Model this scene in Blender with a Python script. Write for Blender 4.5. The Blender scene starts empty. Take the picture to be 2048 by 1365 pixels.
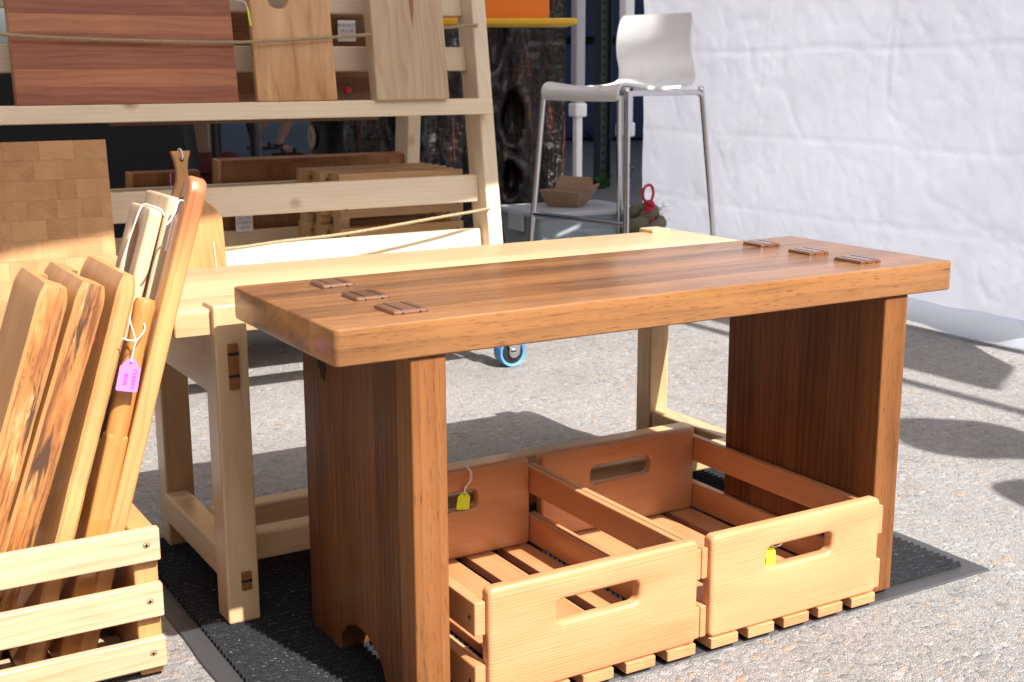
import bpy, bmesh, math, random
from mathutils import Vector, Matrix, noise
random.seed(7)
R = math.radians
C = bpy.context.scene.collection
scene = bpy.context.scene

# ------------------------------------------------------------------ camera
cam = bpy.data.cameras.new('camera')
camo = bpy.data.objects.new('camera', cam); C.objects.link(camo)
rt = Vector((0.86083055, -0.50887882, -0.00362079))
dn = Vector((-0.10893469, -0.17731686, -0.97810632))
fw = Vector((0.49709556, 0.84237823, -0.20807432))
m3 = Matrix((rt, -dn, -fw)).transposed()
camo.matrix_world = Matrix.Translation((0, 0, 0.70)) @ m3.to_4x4()
cam.sensor_fit = 'HORIZONTAL'; cam.sensor_width = 22.3; cam.lens = 2544/2048*22.3
cam.clip_start = 0.05; cam.clip_end = 400
cam.dof.use_dof = True; cam.dof.focus_distance = 1.55; cam.dof.aperture_fstop = 9.0
scene.camera = camo

# ------------------------------------------------------------------ world + sun
w = bpy.data.worlds.new('World'); scene.world = w; w.use_nodes = True
nt = w.node_tree
for n in list(nt.nodes): nt.nodes.remove(n)
sky = nt.nodes.new('ShaderNodeTexSky'); sky.sky_type = 'NISHITA'; sky.sun_disc = False
SUNV = Vector((0.077, -0.352, 0.385)).normalized()
sky.sun_elevation = math.asin(SUNV.z); sky.sun_rotation = math.atan2(SUNV.x, SUNV.y)
sky.dust_density = 4.0; sky.air_density = 1.0; sky.ozone_density = 0.6
bg = nt.nodes.new('ShaderNodeBackground'); bg.inputs['Strength'].default_value = 0.085
wo = nt.nodes.new('ShaderNodeOutputWorld')
nt.links.new(sky.outputs[0], bg.inputs[0]); nt.links.new(bg.outputs[0], wo.inputs[0])
sl = bpy.data.lights.new('sun', 'SUN'); sl.energy = 4.8; sl.angle = R(0.53); sl.color = (1.0, 0.955, 0.895)
so = bpy.data.objects.new('sun', sl); C.objects.link(so)
so.rotation_euler = SUNV.to_track_quat('Z', 'Y').to_euler(); so.location = (0, -2, 6)
scene.view_settings.view_transform = 'Standard'; scene.view_settings.look = 'None'
scene.view_settings.gamma = 1; scene.view_settings.use_curve_mapping = False
scene.view_settings.exposure = 1.18

# ------------------------------------------------------------------ materials
class N:
    def __init__(s, name):
        s.m = bpy.data.materials.new(name); s.m.use_nodes = True
        s.t = s.m.node_tree; s.b = s.t.nodes['Principled BSDF']; s.out = s.t.nodes['Material Output']
    def n(s, typ, **kw):
        x = s.t.nodes.new(typ)
        for k, v in kw.items(): setattr(x, k, v)
        return x
    def l(s, a, b): s.t.links.new(a, b)
    def val(s, sock, v):
        if hasattr(v, 'links') or isinstance(v, bpy.types.NodeSocket): s.l(v, sock)
        else: sock.default_value = v
    def math(s, op, a, b=0.0, c=None, clamp=False):
        x = s.n('ShaderNodeMath', operation=op, use_clamp=clamp); s.val(x.inputs[0], a); s.val(x.inputs[1], b)
        if c is not None: s.val(x.inputs[2], c)
        return x.outputs[0]
    def vmath(s, op, a, b):
        x = s.n('ShaderNodeVectorMath', operation=op); s.val(x.inputs[0], a); s.val(x.inputs[1], b); return x.outputs[0]
    def noise(s, vec, scale, detail=3.0, rough=0.55, dist=0.0):
        x = s.n('ShaderNodeTexNoise'); s.l(vec, x.inputs['Vector']); x.inputs['Scale'].default_value = scale
        x.inputs['Detail'].default_value = detail; x.inputs['Roughness'].default_value = rough; x.inputs['Distortion'].default_value = dist
        return x.outputs['Fac']
    def vor(s, vec, scale, feat='F1', rnd=1.0, out='Distance'):
        x = s.n('ShaderNodeTexVoronoi', feature=feat); s.l(vec, x.inputs['Vector']); x.inputs['Scale'].default_value = scale
        x.inputs['Randomness'].default_value = rnd; return x.outputs[out]
    def ramp(s, fac, stops, interp='LINEAR'):
        x = s.n('ShaderNodeValToRGB'); x.color_ramp.interpolation = interp; s.l(fac, x.inputs[0]); e = x.color_ramp.elements
        while len(e) < len(stops): e.new(0.5)
        for i, (p, c) in enumerate(stops):
            e[i].position = p; e[i].color = (c, c, c, 1) if not isinstance(c, tuple) else (*c, 1)
        return x.outputs[0]
    def mix(s, fac, a, b, blend='MIX'):
        x = s.n('ShaderNodeMix', data_type='RGBA', blend_type=blend); s.val(x.inputs[0], fac)
        for i, v in ((6, a), (7, b)):
            if isinstance(v, tuple): x.inputs[i].default_value = (*v, 1)
            else: s.l(v, x.inputs[i])
        return x.outputs[2]
    def bump(s, h, strength=0.3, dist=0.001, prev=None):
        x = s.n('ShaderNodeBump'); s.l(h, x.inputs['Height']); x.inputs['Strength'].default_value = strength
        x.inputs['Distance'].default_value = dist
        if prev is not None: s.l(prev, x.inputs['Normal'])
        return x.outputs[0]
    def comb(s, x_, y_, z_):
        x = s.n('ShaderNodeCombineXYZ')
        for i, v in enumerate((x_, y_, z_)): s.val(x.inputs[i], v)
        return x.outputs[0]
    def set(s, **kw):
        for k, v in kw.items():
            k = {'color': 'Base Color', 'rough': 'Roughness', 'metal': 'Metallic', 'coat': 'Coat Weight', 'coatr': 'Coat Roughness',
                 'normal': 'Normal', 'spec': 'Specular IOR Level', 'trans': 'Transmission Weight', 'sheen': 'Sheen Weight', 'sss': 'Subsurface Weight'}.get(k, k)
            if isinstance(v, tuple): s.b.inputs[k].default_value = (*v, 1)
            else: s.val(s.b.inputs[k], v)
        return s.m
    def objvec(s): return s.n('ShaderNodeTexCoord').outputs['Object']

def plain(name, col, rough=0.5, metal=0.0, nscale=40, namt=0.12, bump=0.0, **kw):
    a = N(name); v = a.objvec(); f = a.noise(v, nscale, 4)
    c = a.mix(f, tuple(x*(1-namt) for x in col), tuple(min(1, x*(1+namt)) for x in col))
    a.set(color=c, metal=metal, **kw); a.set(rough=a.math('MULTIPLY_ADD', f, 0.2, rough-0.1))
    if bump: a.set(normal=a.bump(a.noise(v, nscale*4, 5), bump, 0.001))
    return a.m

SPECIES = dict(
  # light, dark, period, ring centre(u,v), ring amount, fibre amount, blotch amount, pore amount, rough, coat, knots
  walnut=dict(l=(.255,.117,.042), d=(.072,.028,.010), per=.012, cu=.05, cv=.09, ra=.42, fa=.26, ba=.62, pa=.75, rough=.30, coat=.38, spec=.3, warp=.012, knots=0),
  walnut_leg=dict(l=(.250,.102,.034), d=(.066,.023,.008), per=.012, cu=.05, cv=.09, ra=.34, fa=.20, ba=.40, pa=.60, rough=.42, coat=.06, spec=.18, warp=.012, knots=0),
  walnut_dark=dict(l=(.20,.088,.036), d=(.085,.036,.015), per=.011, cu=.06, cv=.08, ra=.4, fa=.3, ba=.4, pa=.5, rough=.33, coat=.35, warp=.012, knots=0),
  peg=dict(l=(.16,.062,.026), d=(.06,.022,.010), per=.006, cu=.03, cv=.05, ra=.4, fa=.3, ba=.3, pa=.5, rough=.2, coat=.8, warp=.01, knots=0),
  birch=dict(l=(.57,.42,.25), d=(.385,.225,.10), per=.016, cu=.07, cv=.12, ra=.28, fa=.18, ba=.5, pa=.10, rough=.36, coat=.35, warp=.03, knots=0),
  maple=dict(l=(.52,.395,.265), d=(.33,.205,.10), per=.011, cu=.08, cv=.12, ra=.42, fa=.26, ba=.6, pa=.08, rough=.40, coat=.25, warp=.025, knots=0),
  fir=dict(l=(.56,.295,.145), d=(.42,.155,.058), per=.0038, cu=.02, cv=.35, ra=.60, fa=.20, ba=.5, pa=.0, rough=.40, coat=.30, warp=.004, knots=0),
  pine=dict(l=(.71,.605,.46), d=(.55,.42,.265), per=.011, cu=.05, cv=.10, ra=.30, fa=.14, ba=.40, pa=.0, rough=.5, coat=.1, warp=.02, knots=1),
  cherry=dict(l=(.43,.172,.082), d=(.225,.066,.034), per=.013, cu=.06, cv=.10, ra=.5, fa=.26, ba=.6, pa=.2, rough=.4, coat=.2, warp=.035, knots=0),
  alder=dict(l=(.56,.305,.125), d=(.37,.155,.05), per=.012, cu=.06, cv=.10, ra=.30, fa=.2, ba=.6, pa=.1, rough=.4, coat=.25, warp=.03, knots=0),
  figured=dict(l=(.60,.37,.19), d=(.38,.165,.065), per=.013, cu=.05, cv=.09, ra=.3, fa=.15, ba=1.1, pa=.05, rough=.42, coat=.2, warp=.05, knots=0),
  honey=dict(l=(.52,.25,.075), d=(.36,.13,.032), per=.010, cu=.05, cv=.09, ra=.35, fa=.2, ba=.6, pa=.1, rough=.28, coat=.6, warp=.03, knots=0),
  tipped=dict(l=(.58,.30,.12), d=(.36,.14,.045), per=.012, cu=.05, cv=.09, ra=.45, fa=.2, ba=.5, pa=.15, rough=.35, coat=.4, warp=.03, knots=0, tip=(.17, (.26, .085, .035))),
  brown_end=dict(l=(.31,.135,.048), d=(.16,.058,.02), per=.007, cu=.03, cv=.05, ra=.4, fa=.15, ba=.5, pa=.15, rough=.5, coat=.1, warp=.02, knots=0),
  pale_end=dict(l=(.50,.285,.13), d=(.32,.145,.060), per=.009, cu=.03, cv=.05, ra=.25, fa=.10, ba=.6, pa=.05, rough=.45, coat=.15, warp=.02, knots=0),
)
_w = {}
def wood(sp, axis='X'):
    key = (sp, axis)
    if key in _w: return _w[key]
    p = SPECIES[sp]; a = N('wood_%s_%s' % (sp, axis.lower()))
    oi = a.n('ShaderNodeObjectInfo'); tsep = a.n('ShaderNodeSeparateColor'); a.l(oi.outputs['Color'], tsep.inputs[0]); tone = a.math('ADD', tsep.outputs[0], -.5)
    rnd = oi.outputs['Random']; rnd2 = a.math('FRACT', a.math('MULTIPLY', rnd, 57.3)); rnd3 = a.math('FRACT', a.math('MULTIPLY', rnd, 911.7))
    sep = a.n('ShaderNodeSeparateXYZ'); a.l(a.objvec(), sep.inputs[0])
    g, u, v = {'X': (0, 1, 2), 'Y': (1, 0, 2), 'Z': (2, 0, 1)}[axis]
    g, u, v = sep.outputs[g], sep.outputs[u], sep.outputs[v]
    g0 = a.math('MULTIPLY_ADD', rnd, 7.0, g)
    base = a.comb(g0, a.math('MULTIPLY_ADD', rnd2, 3.0, u), v)
    wv = a.comb(a.math('MULTIPLY', g0, 2.6), a.math('MULTIPLY_ADD', rnd2, 5.0, a.math('MULTIPLY', u, 9.0)), a.math('MULTIPLY', v, 9.0))
    wn = a.n('ShaderNodeTexNoise'); a.l(wv, wn.inputs['Vector']); wn.inputs['Scale'].default_value = 1.0; wn.inputs['Detail'].default_value = 2.5
    ws = a.n('ShaderNodeSeparateColor'); a.l(wn.outputs['Color'], ws.inputs[0])
    uu = a.math('ADD', a.math('MULTIPLY_ADD', rnd2, p['cu']*1.2, a.math('ADD', u, -p['cu']*.6+p['cu'])), a.math('MULTIPLY_ADD', ws.outputs[0], p['warp']*2, -p['warp']))
    vv = a.math('ADD', a.math('MULTIPLY_ADD', rnd3, p['cv']*.5, a.math('ADD', v, p['cv'])), a.math('MULTIPLY_ADD', ws.outputs[1], p['warp']*2, -p['warp']))
    rr = a.math('SQRT', a.math('ADD', a.math('MULTIPLY', uu, uu), a.math('MULTIPLY', vv, vv)))
    ph = a.math('MULTIPLY', rr, 1.0/p['per'])
    ph = a.math('ADD', ph, a.math('MULTIPLY', a.noise(a.comb(0.0, 0.0, a.math('MULTIPLY', rr, 1.0)), 1.0/p['per']*.45, 2), 2.2))
    fr = a.math('FRACT', ph)
    ring = a.math('POWER', fr, 2.2)                      # slow rise to a dark late-wood line, then a sharp fall
    ring = a.math('MULTIPLY', ring, a.ramp(fr, [(.90, 1.0), (1.0, 0.0)]))
    ring = a.math('MULTIPLY', ring, a.math('MULTIPLY_ADD', a.noise(a.comb(rr, rr, g0), 14.0, 2), 1.6, .1), clamp=True)
    fv = a.comb(a.math('MULTIPLY', g0, 14.0), a.math('MULTIPLY', u, 520.0), a.math('MULTIPLY', v, 520.0))
    fib = a.noise(fv, 1.0, 3, .6)
    bv = a.comb(a.math('MULTIPLY', g0, 4.0), a.math('MULTIPLY_ADD', rnd3, 4.0, a.math('MULTIPLY', u, 26.0)), a.math('MULTIPLY', v, 26.0))
    blo = a.noise(bv, 1.0, 3, .55, .6)
    f = a.math('MULTIPLY', ring, p['ra'])
    f = a.math('ADD', f, a.math('MULTIPLY', a.math('ADD', fib, -.5), p['fa']*2.1))
    f = a.math('ADD', f, a.math('MULTIPLY', a.math('ADD', blo, -.5), p['ba']*1.9))
    f = a.math('ADD', f, a.math('ADD', a.math('MULTIPLY_ADD', rnd3, .22, -.11), tone))
    f = a.math('ADD', f, .32, clamp=True)
    col = a.mix(f, p['l'], p['d'])
    hue = a.noise(base, 5.0, 2)
    col = a.mix(a.math('MULTIPLY', hue, .35), col, a.mix(1.0, col, (1.0, .90, .80), 'MULTIPLY'))
    if p['pa'] > 0:
        pv = a.comb(a.math('MULTIPLY', g0, 55.0), a.math('MULTIPLY', u, 640.0), a.math('MULTIPLY', v, 640.0))
        por = a.ramp(a.noise(pv, 1.0, 1.5, .5), [(.60, 0.0), (.70, 1.0)])
        col = a.mix(a.math('MULTIPLY', por, p['pa']), col, a.mix(1.0, col, (.42, .36, .32), 'MULTIPLY'))
    if p['knots']:
        kv = a.comb(a.math('MULTIPLY', g0, .85), a.math('MULTIPLY_ADD', rnd2, 3.0, u), a.math('MULTIPLY_ADD', rnd3, 2.0, v))
        kd = a.math('ADD', a.vor(kv, 8.0), a.math('MULTIPLY', a.math('ADD', a.noise(base, 60, 2), -.5), .05))
        col = a.mix(a.ramp(kd, [(.075, 0.75), (.17, 0.0)]), col, (.30, .135, .05))
        col = a.mix(a.ramp(kd, [(.04, 0.9), (.075, 0.0)]), col, (.09, .04, .02))
    if 'tip' in p:
        zt = a.math('ADD', g, a.math('MULTIPLY', a.math('ADD', blo, -.5), .10))
        zr = a.n('ShaderNodeMapRange'); a.l(zt, zr.inputs[0]); zr.inputs[1].default_value = p['tip'][0]; zr.inputs[2].default_value = p['tip'][0]+.09
        col = a.mix(a.math('MULTIPLY', zr.outputs[0], .75), col, a.mix(ring, p['tip'][1], tuple(x*.5 for x in p['tip'][1])))
    a.set(color=col, coat=p['coat'], coatr=.16, spec=p.get('spec', .36))
    a.set(rough=a.math('MULTIPLY_ADD', fib, .22, p['rough']-.08))
    a.set(normal=a.bump(fib, .16, .0006))
    _w[key] = a.m; return a.m

def live_edge_mat():
    a = N('live_edge_bark'); oi = a.n('ShaderNodeObjectInfo'); rnd = oi.outputs['Random']
    s = a.n('ShaderNodeSeparateXYZ'); a.l(a.objvec(), s.inputs[0])
    z = a.math('MULTIPLY_ADD', rnd, 9.0, s.outputs[2])
    v1 = a.comb(a.math('MULTIPLY', s.outputs[0], 45.0), a.math('MULTIPLY', s.outputs[1], 20.0), a.math('MULTIPLY', z, 8.0))
    v2 = a.comb(a.math('MULTIPLY', s.outputs[0], 260.0), a.math('MULTIPLY', s.outputs[1], 60.0), a.math('MULTIPLY', z, 11.0))
    n1 = a.noise(v1, 1.0, 5, .6, .5); n2 = a.noise(v2, 1.0, 4, .65, .3)
    c = a.ramp(n1, [(.30, (.54, .34, .15)), (.41, (.40, .175, .052)), (.53, (.30, .11, .030)), (.66, (.13, .045, .015))])
    c = a.mix(a.ramp(n2, [(.52, 0.0), (.62, .8)]), c, (.14, .05, .016))
    n3 = a.noise(a.comb(a.math('MULTIPLY', s.outputs[0], 90.0), s.outputs[1], a.math('MULTIPLY', z, 11.0)), 1.0, 4, .7, .9)
    pz = a.noise(a.comb(a.math('MULTIPLY', s.outputs[0], 25.0), s.outputs[1], a.math('MULTIPLY', z, 9.0)), 1.0, 2)
    n3 = a.math('ADD', n3, a.math('MULTIPLY_ADD', pz, .5, -.25))
    c = a.mix(a.ramp(n3, [(.50, 0.0), (.62, .92)]), c, (.045, .022, .014))
    a.set(color=c, coat=.3, coatr=.2, rough=.42, normal=a.bump(n2, .35, .002))
    return a.m
LIVE = live_edge_mat()

def asphalt_mat():
    a = N('exposed_aggregate_asphalt'); v = a.objvec()
    wob = a.n('ShaderNodeTexNoise'); a.l(v, wob.inputs['Vector']); wob.inputs['Scale'].default_value = 90; wob.inputs['Detail'].default_value = 2
    vv = a.vmath('ADD', v, a.vmath('MULTIPLY', wob.outputs['Color'], (.004, .004, .004)))
    def cells(scale):
        x = a.n('ShaderNodeTexVoronoi', feature='F1'); a.l(vv, x.inputs['Vector']); x.inputs['Scale'].default_value = scale
        e = a.n('ShaderNodeTexVoronoi', feature='DISTANCE_TO_EDGE'); a.l(vv, e.inputs['Vector']); e.inputs['Scale'].default_value = scale
        s = a.n('ShaderNodeSeparateColor'); a.l(x.outputs['Color'], s.inputs[0])
        return s.outputs[0], s.outputs[1], e.outputs['Distance']
    pal = [(0.0, (.17, .165, .16)), (.12, (.23, .222, .22)), (.30, (.305, .295, .285)), (.55, (.35, .34, .33)), (.78, (.44, .425, .41)), (.88, (.40, .32, .25)), (.955, (.44, .29, .17)), (1.0, (.60, .58, .55))]
    r1, q1, e1 = cells(76); r2, q2, e2 = cells(250)
    c2 = a.ramp(r2, pal, 'CONSTANT'); c1 = a.ramp(r1, pal, 'CONSTANT')
    big = a.math('MULTIPLY', a.ramp(q1, [(.52, 0.0), (.54, 1.0)]), a.ramp(e1, [(.05, 0.0), (.10, 1.0)]))
    mort = a.ramp(e2, [(.01, 1.0), (.09, 0.0)])
    c = a.mix(mort, c2, (.24, .23, .22)); c = a.mix(big, c, c1)
    fine = a.noise(v, 900, 3); c = a.mix(a.math('MULTIPLY_ADD', fine, .9, -.2, clamp=True), c, (.33, .315, .30))
    lg = a.noise(v, 2.2, 4); c = a.mix(a.ramp(lg, [(.36, .30), (.66, 0.0)]), c, (.20, .185, .17))
    st = a.noise(v, 7.0, 5, .6, .8); c = a.mix(a.ramp(st, [(.58, 0.0), (.75, .5)]), c, (.17, .155, .14))
    oil = a.noise(v, 3.3, 6, .65, 1.2); c = a.mix(a.ramp(oil, [(.62, 0.0), (.74, .55)]), c, (.11, .105, .10))
    pl = a.noise(v, 1.3, 4, .6); c = a.mix(a.ramp(pl, [(.45, 0.0), (.7, .4)]), c, (.39, .38, .365))
    h = a.math('ADD', a.math('MULTIPLY', a.math('MINIMUM', e2, .18), 2.0), a.math('MULTIPLY', a.math('MULTIPLY', big, a.math('MINIMUM', e1, .22)), 3.0))
    h = a.math('ADD', h, a.math('MULTIPLY', fine, .35))
    c = a.mix(1.0, c, (.83, .84, .86), 'MULTIPLY')
    a.set(color=c, rough=.82, spec=.3, normal=a.bump(h, .75, .0035)); return a.m
ASPHALT = asphalt_mat()

def mat_carpet():
    a = N('ribbed_mat_carpet'); v = a.objvec(); n = a.noise(v, 500, 4, .7)
    c = a.ramp(n, [(.35, (.008, .008, .010)), (.62, (.030, .031, .036)), (.74, (.12, .125, .14))])
    a.set(color=c, rough=.95, spec=.15, normal=a.bump(n, .9, .004)); return a.m
def mat_pile():
    a = N('mat_fibre'); g = a.n('ShaderNodeNewGeometry')
    c = a.ramp(g.outputs['Random Per Island'], [(0.0, (.010, .010, .012)), (.60, (.030, .031, .036)), (.86, (.085, .088, .10)), (1.0, (.24, .25, .275))])
    a.set(color=c, rough=.6, spec=.3); return a.m
def tarp_mat(name, col, tl=.55):
    a = N(name); v = a.objvec()
    n1 = a.noise(v, 7, 2, .4, 1.0); n2 = a.noise(v, 34, 5, .6, 1.6); weave = a.noise(v, 700, 2)
    h = a.math('ADD', a.math('MULTIPLY', n1, 1.0), a.math('MULTIPLY', n2, .35))
    nb = a.bump(h, .11, .010)
    t = a.n('ShaderNodeBsdfTranslucent'); t.inputs[0].default_value = (*col, 1); a.l(nb, t.inputs['Normal'])
    c = a.mix(a.math('MULTIPLY', weave, .25), tuple(x*.98 for x in col), tuple(x*.86 for x in col))
    a.set(color=c, rough=.42, spec=.3, normal=nb)
    mx = a.n('ShaderNodeMixShader'); mx.inputs[0].default_value = tl
    a.l(a.b.outputs[0], mx.inputs[1]); a.l(t.outputs[0], mx.inputs[2]); a.l(mx.outputs[0], a.out.inputs['Surface']); return a.m
def rope_mat():
    a = N('jute_rope'); v = a.objvec(); n = a.noise(v, 350, 4, .7)
    a.set(color=a.ramp(n, [(.3, (.22, .16, .085)), (.7, (.50, .40, .25))]), rough=.9, spec=.1, normal=a.bump(n, .6, .002)); return a.m
def carved_mat():
    a = N('dark_varnished_wood'); s = a.n('ShaderNodeSeparateXYZ'); a.l(a.objvec(), s.inputs[0])
    v = a.comb(a.math('MULTIPLY', s.outputs[0], 22.0), a.math('MULTIPLY', s.outputs[1], 22.0), a.math('MULTIPLY', s.outputs[2], 2.6))
    n = a.noise(v, 1.0, 5, .65, 1.0); n2 = a.noise(a.objvec(), 30, 4)
    c = a.ramp(n, [(.42, (.004, .0035, .0035)), (.58, (.010, .006, .005)), (.66, (.065, .018, .008)), (.72, (.15, .045, .017)), (.77, (.01, .006, .004))])
    a.set(color=c, rough=.16, coat=.5, coatr=.1, normal=a.bump(a.math('ADD', n, a.math('MULTIPLY', n2, .5)), .9, .03)); return a.m
def clear_plastic():
    a = N('frosted_plastic'); v = a.objvec(); n = a.noise(v, 9, 3)
    a.set(color=a.mix(n, (.52, .58, .62), (.66, .70, .73)), rough=.28, spec=.5)
    t = a.n('ShaderNodeBsdfTransparent'); t.inputs[0].default_value = (.80, .88, .92, 1)
    mx = a.n('ShaderNodeMixShader'); mx.inputs[0].default_value = .62
    a.l(a.b.outputs[0], mx.inputs[1]); a.l(t.outputs[0], mx.inputs[2]); a.l(mx.outputs[0], a.out.inputs['Surface']); return a.m

M = dict(
  carpet=mat_carpet(), pile=mat_pile(), tarp=tarp_mat('white_tarpaulin', (.77, .79, .875), .60), flap=tarp_mat('blue_white_tarpaulin', (.80, .86, .97), .62),
  canopy=tarp_mat('canopy_fabric', (.82, .82, .84), .22), shadecanopy=tarp_mat('navy_canopy_fabric', (.06, .10, .22), .10), rope=rope_mat(), carved=carved_mat(), bin=clear_plastic(), lid=plain('milky_lid', (.46, .48, .52), .35, nscale=8), brick=plain('tan_render_wall', (.26, .21, .17), .85, nscale=3, namt=.2), brick2=plain('grey_render_wall', (.20, .20, .20), .85, nscale=3, namt=.2),
  rubber=plain('mat_rubber', (.042, .042, .045), .45, nscale=120, bump=.3), black_inlay=plain('ebony_inlay', (.012, .009, .008), .25),
  screw=plain('screw_steel', (.17, .125, .09), .42, .5), steel=plain('chrome_steel', (.62, .62, .63), .14, 1.0, namt=.03),
  zinc=plain('zinc_steel', (.55, .56, .56), .38, 1.0), tyre=plain('blue_rubber', (.075, .24, .52), .5, nscale=80),
  blackp=plain('black_plastic', (.014, .014, .016), .35), hole=plain('dark_void', (.01, .007, .005), .9),
  stool=plain('white_plastic', (.74, .74, .75), .30, nscale=5, namt=.02), tentpole=plain('white_painted_pole', (.78, .79, .80), .38, nscale=12, namt=.05),
  sleeve=plain('grey_and_shaded_sleeve', (.36, .36, .40), .4), galv=plain('sign_post_green', (.025, .042, .040), .55, nscale=60, namt=.25),
  navy=plain('navy_painted_steel', (.014, .040, .125), .45, nscale=6, namt=.25), gap=plain('panel_gap', (.006, .006, .008), .9),
  orange=plain('orange_board', (.80, .20, .010), .5, nscale=5, namt=.05), yellow=plain('yellow_paint', (.66, .38, .012), .5, nscale=60, namt=.12),
  cloth=plain('black_cloth', (.010, .010, .012), .95, nscale=200, bump=.3), card=plain('cardboard', (.30, .19, .115), .85, nscale=60, namt=.1),
  maroon=plain('maroon_fabric', (.10, .012, .02), .85, nscale=120), green=plain('dark_green_plastic', (.012, .05, .03), .5),
  paper=plain('white_paper', (.78, .77, .82), .7, namt=.03), ink=plain('ink', (.16, .14, .24), .7), pinkink=plain('violet_ink', (.22, .03, .26), .7),
  yink=plain('green_ink', (.07, .10, .01), .7), magenta=plain('magenta_card', (.66, .17, .66), .6, namt=.03), lime=plain('lime_card', (.62, .84, .015), .55, namt=.04),
  yellowtag=plain('yellow_card', (.78, .86, .03), .55, namt=.04), string=plain('white_string', (.84, .83, .82), .8, nscale=500),
  red=plain('red_rubber', (.72, .03, .05), .4), skin=plain('skin', (.48, .27, .19), .55, nscale=30, namt=.1), hair=plain('brown_hair', (.05, .028, .016), .6, nscale=200),
  shorts=plain('dark_shorts', (.02, .022, .035), .9, nscale=150), shirt=plain('blue_shirt', (.10, .18, .34), .9, nscale=150), straw=plain('straw_hat', (.55, .42, .22), .9, nscale=200, bump=.4),
  sandal=plain('black_leather', (.014, .012, .012), .5), barrel=plain('black_drum', (.012, .012, .013), .3), gold=plain('gold_print', (.42, .27, .07), .5), cream=plain('cream_print', (.70, .66, .62), .6),
  redrope=plain('red_cord', (.55, .02, .06), .8, nscale=300), olive=plain('olive_rope', (.16, .145, .095), .9, nscale=120, namt=.4, bump=.6), fray=plain('frayed_fibre', (.16, .14, .12), .9),
  weed=plain('weed_green', (.03, .09, .02), .8, nscale=60, namt=.3), redstuff=plain('red_parcel', (.45, .03, .05), .6), greystuff=plain('grey_parcel', (.16, .20, .25), .6),
  beige=plain('beige_parcel', (.46, .43, .40), .6), glass=plain('dark_glass', (.02, .02, .025), .06, coat=.8),
)

# ------------------------------------------------------------------ mesh helpers
off = {}
def link(o): C.objects.link(o); return o
def thing(name, label, cat, loc=(0, 0, 0), rot=(0, 0, 0), group=None, local=False):
    o = link(bpy.data.objects.new(name, None)); o.empty_display_size = .05
    o.location = loc; o.rotation_euler = rot; o['label'] = label; o['category'] = cat
    if group: o['group'] = group
    off[o] = Vector((0, 0, 0)) if local else Vector(loc)
    return o
def tag(o, label, cat, group=None):
    o['label'] = label; o['category'] = cat
    if group: o['group'] = group
    return o
def emit(name, bm, mat, parent=None, smooth=False, tone=0.0, recenter=True, centre=None):
    """bm in the frame of its thing; recentred so every piece has its own origin"""
    if recenter:
        if centre is None:
            lo = Vector((1e9,)*3); hi = Vector((-1e9,)*3)
            for v in bm.verts:
                for i in range(3): lo[i] = min(lo[i], v.co[i]); hi[i] = max(hi[i], v.co[i])
            c = (lo+hi)/2
        else: c = Vector(centre)
        bmesh.ops.translate(bm, verts=bm.verts, vec=-c)
    else: c = off.get(parent, Vector((0, 0, 0))) if parent else Vector((0, 0, 0))
    bmesh.ops.recalc_face_normals(bm, faces=bm.faces)
    me = bpy.data.meshes.new(name); bm.to_mesh(me); bm.free()
    mats = mat if isinstance(mat, (list, tuple)) else [mat]
    for m in mats: me.materials.append(m)
    if smooth is True:
        me.shade_smooth()
    elif smooth:
        me.shade_smooth(); me.set_sharp_from_angle(angle=R(smooth))
    o = link(bpy.data.objects.new(name, me))
    if parent: o.parent = parent; o.location = c - off[parent]
    else: o.location = c
    off[o] = c; o.color = (.5+tone, .5, .5, 1)
    return o
def bevel(bm, w, seg=2, ang=30):
    if w <= 0: return bm
    es = [e for e in bm.edges if len(e.link_faces) == 2 and e.calc_face_angle(0) > R(ang)]
    bmesh.ops.bevel(bm, geom=es, offset=w, segments=seg, profile=.5, affect='EDGES', clamp_overlap=True); return bm
def bbox(x0, x1, y0, y1, z0, z1, b=.002, seg=2):
    bm = bmesh.new(); bmesh.ops.create_cube(bm, size=1)
    for v in bm.verts: v.co = Vector((x0 if v.co.x < 0 else x1, y0 if v.co.y < 0 else y1, z0 if v.co.z < 0 else z1))
    return bevel(bm, b, seg)
def rename_add(bm, other):
    me = bpy.data.meshes.new('tmp'); other.to_mesh(me); other.free(); bm.from_mesh(me); bpy.data.meshes.remove(me); return bm
def box(name, x0, x1, y0, y1, z0, z1, mat, parent=None, b=.002, tone=0.0, seg=2):
    return emit(name, bbox(x0, x1, y0, y1, z0, z1, b, seg), mat, parent, tone=tone)
def prism(pts, axis, a0, a1, b=0.0, seg=2, ang=30):
    """2-D outline pts in the plane across axis, extruded from a0 to a1. order: X->(y,z) Y->(x,z) Z->(x,y)"""
    bm = bmesh.new()
    def P(p, a): return {'X': (a, p[0], p[1]), 'Y': (p[0], a, p[1]), 'Z': (p[0], p[1], a)}[axis]
    v0 = [bm.verts.new(P(p, a0)) for p in pts]; v1 = [bm.verts.new(P(p, a1)) for p in pts]
    n = len(pts); bm.faces.new(v0[::-1]); bm.faces.new(v1)
    for i in range(n): bm.faces.new((v0[i], v0[(i+1) % n], v1[(i+1) % n], v1[i]))
    bmesh.ops.recalc_face_normals(bm, faces=bm.faces)
    return bevel(bm, b, seg, ang)
def rrect(w, h, r, cx=0, cy=0, n=5):
    r = max(r, 1e-5); pts = []
    for (sx, sy, a0) in ((1, 1, 0), (-1, 1, 90), (-1, -1, 180), (1, -1, 270)):
        for k in range(n+1):
            t = R(a0+90*k/n); pts.append((cx+sx*(w/2-r)+r*math.cos(t), cy+sy*(h/2-r)+r*math.sin(t)))
    return pts
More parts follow.
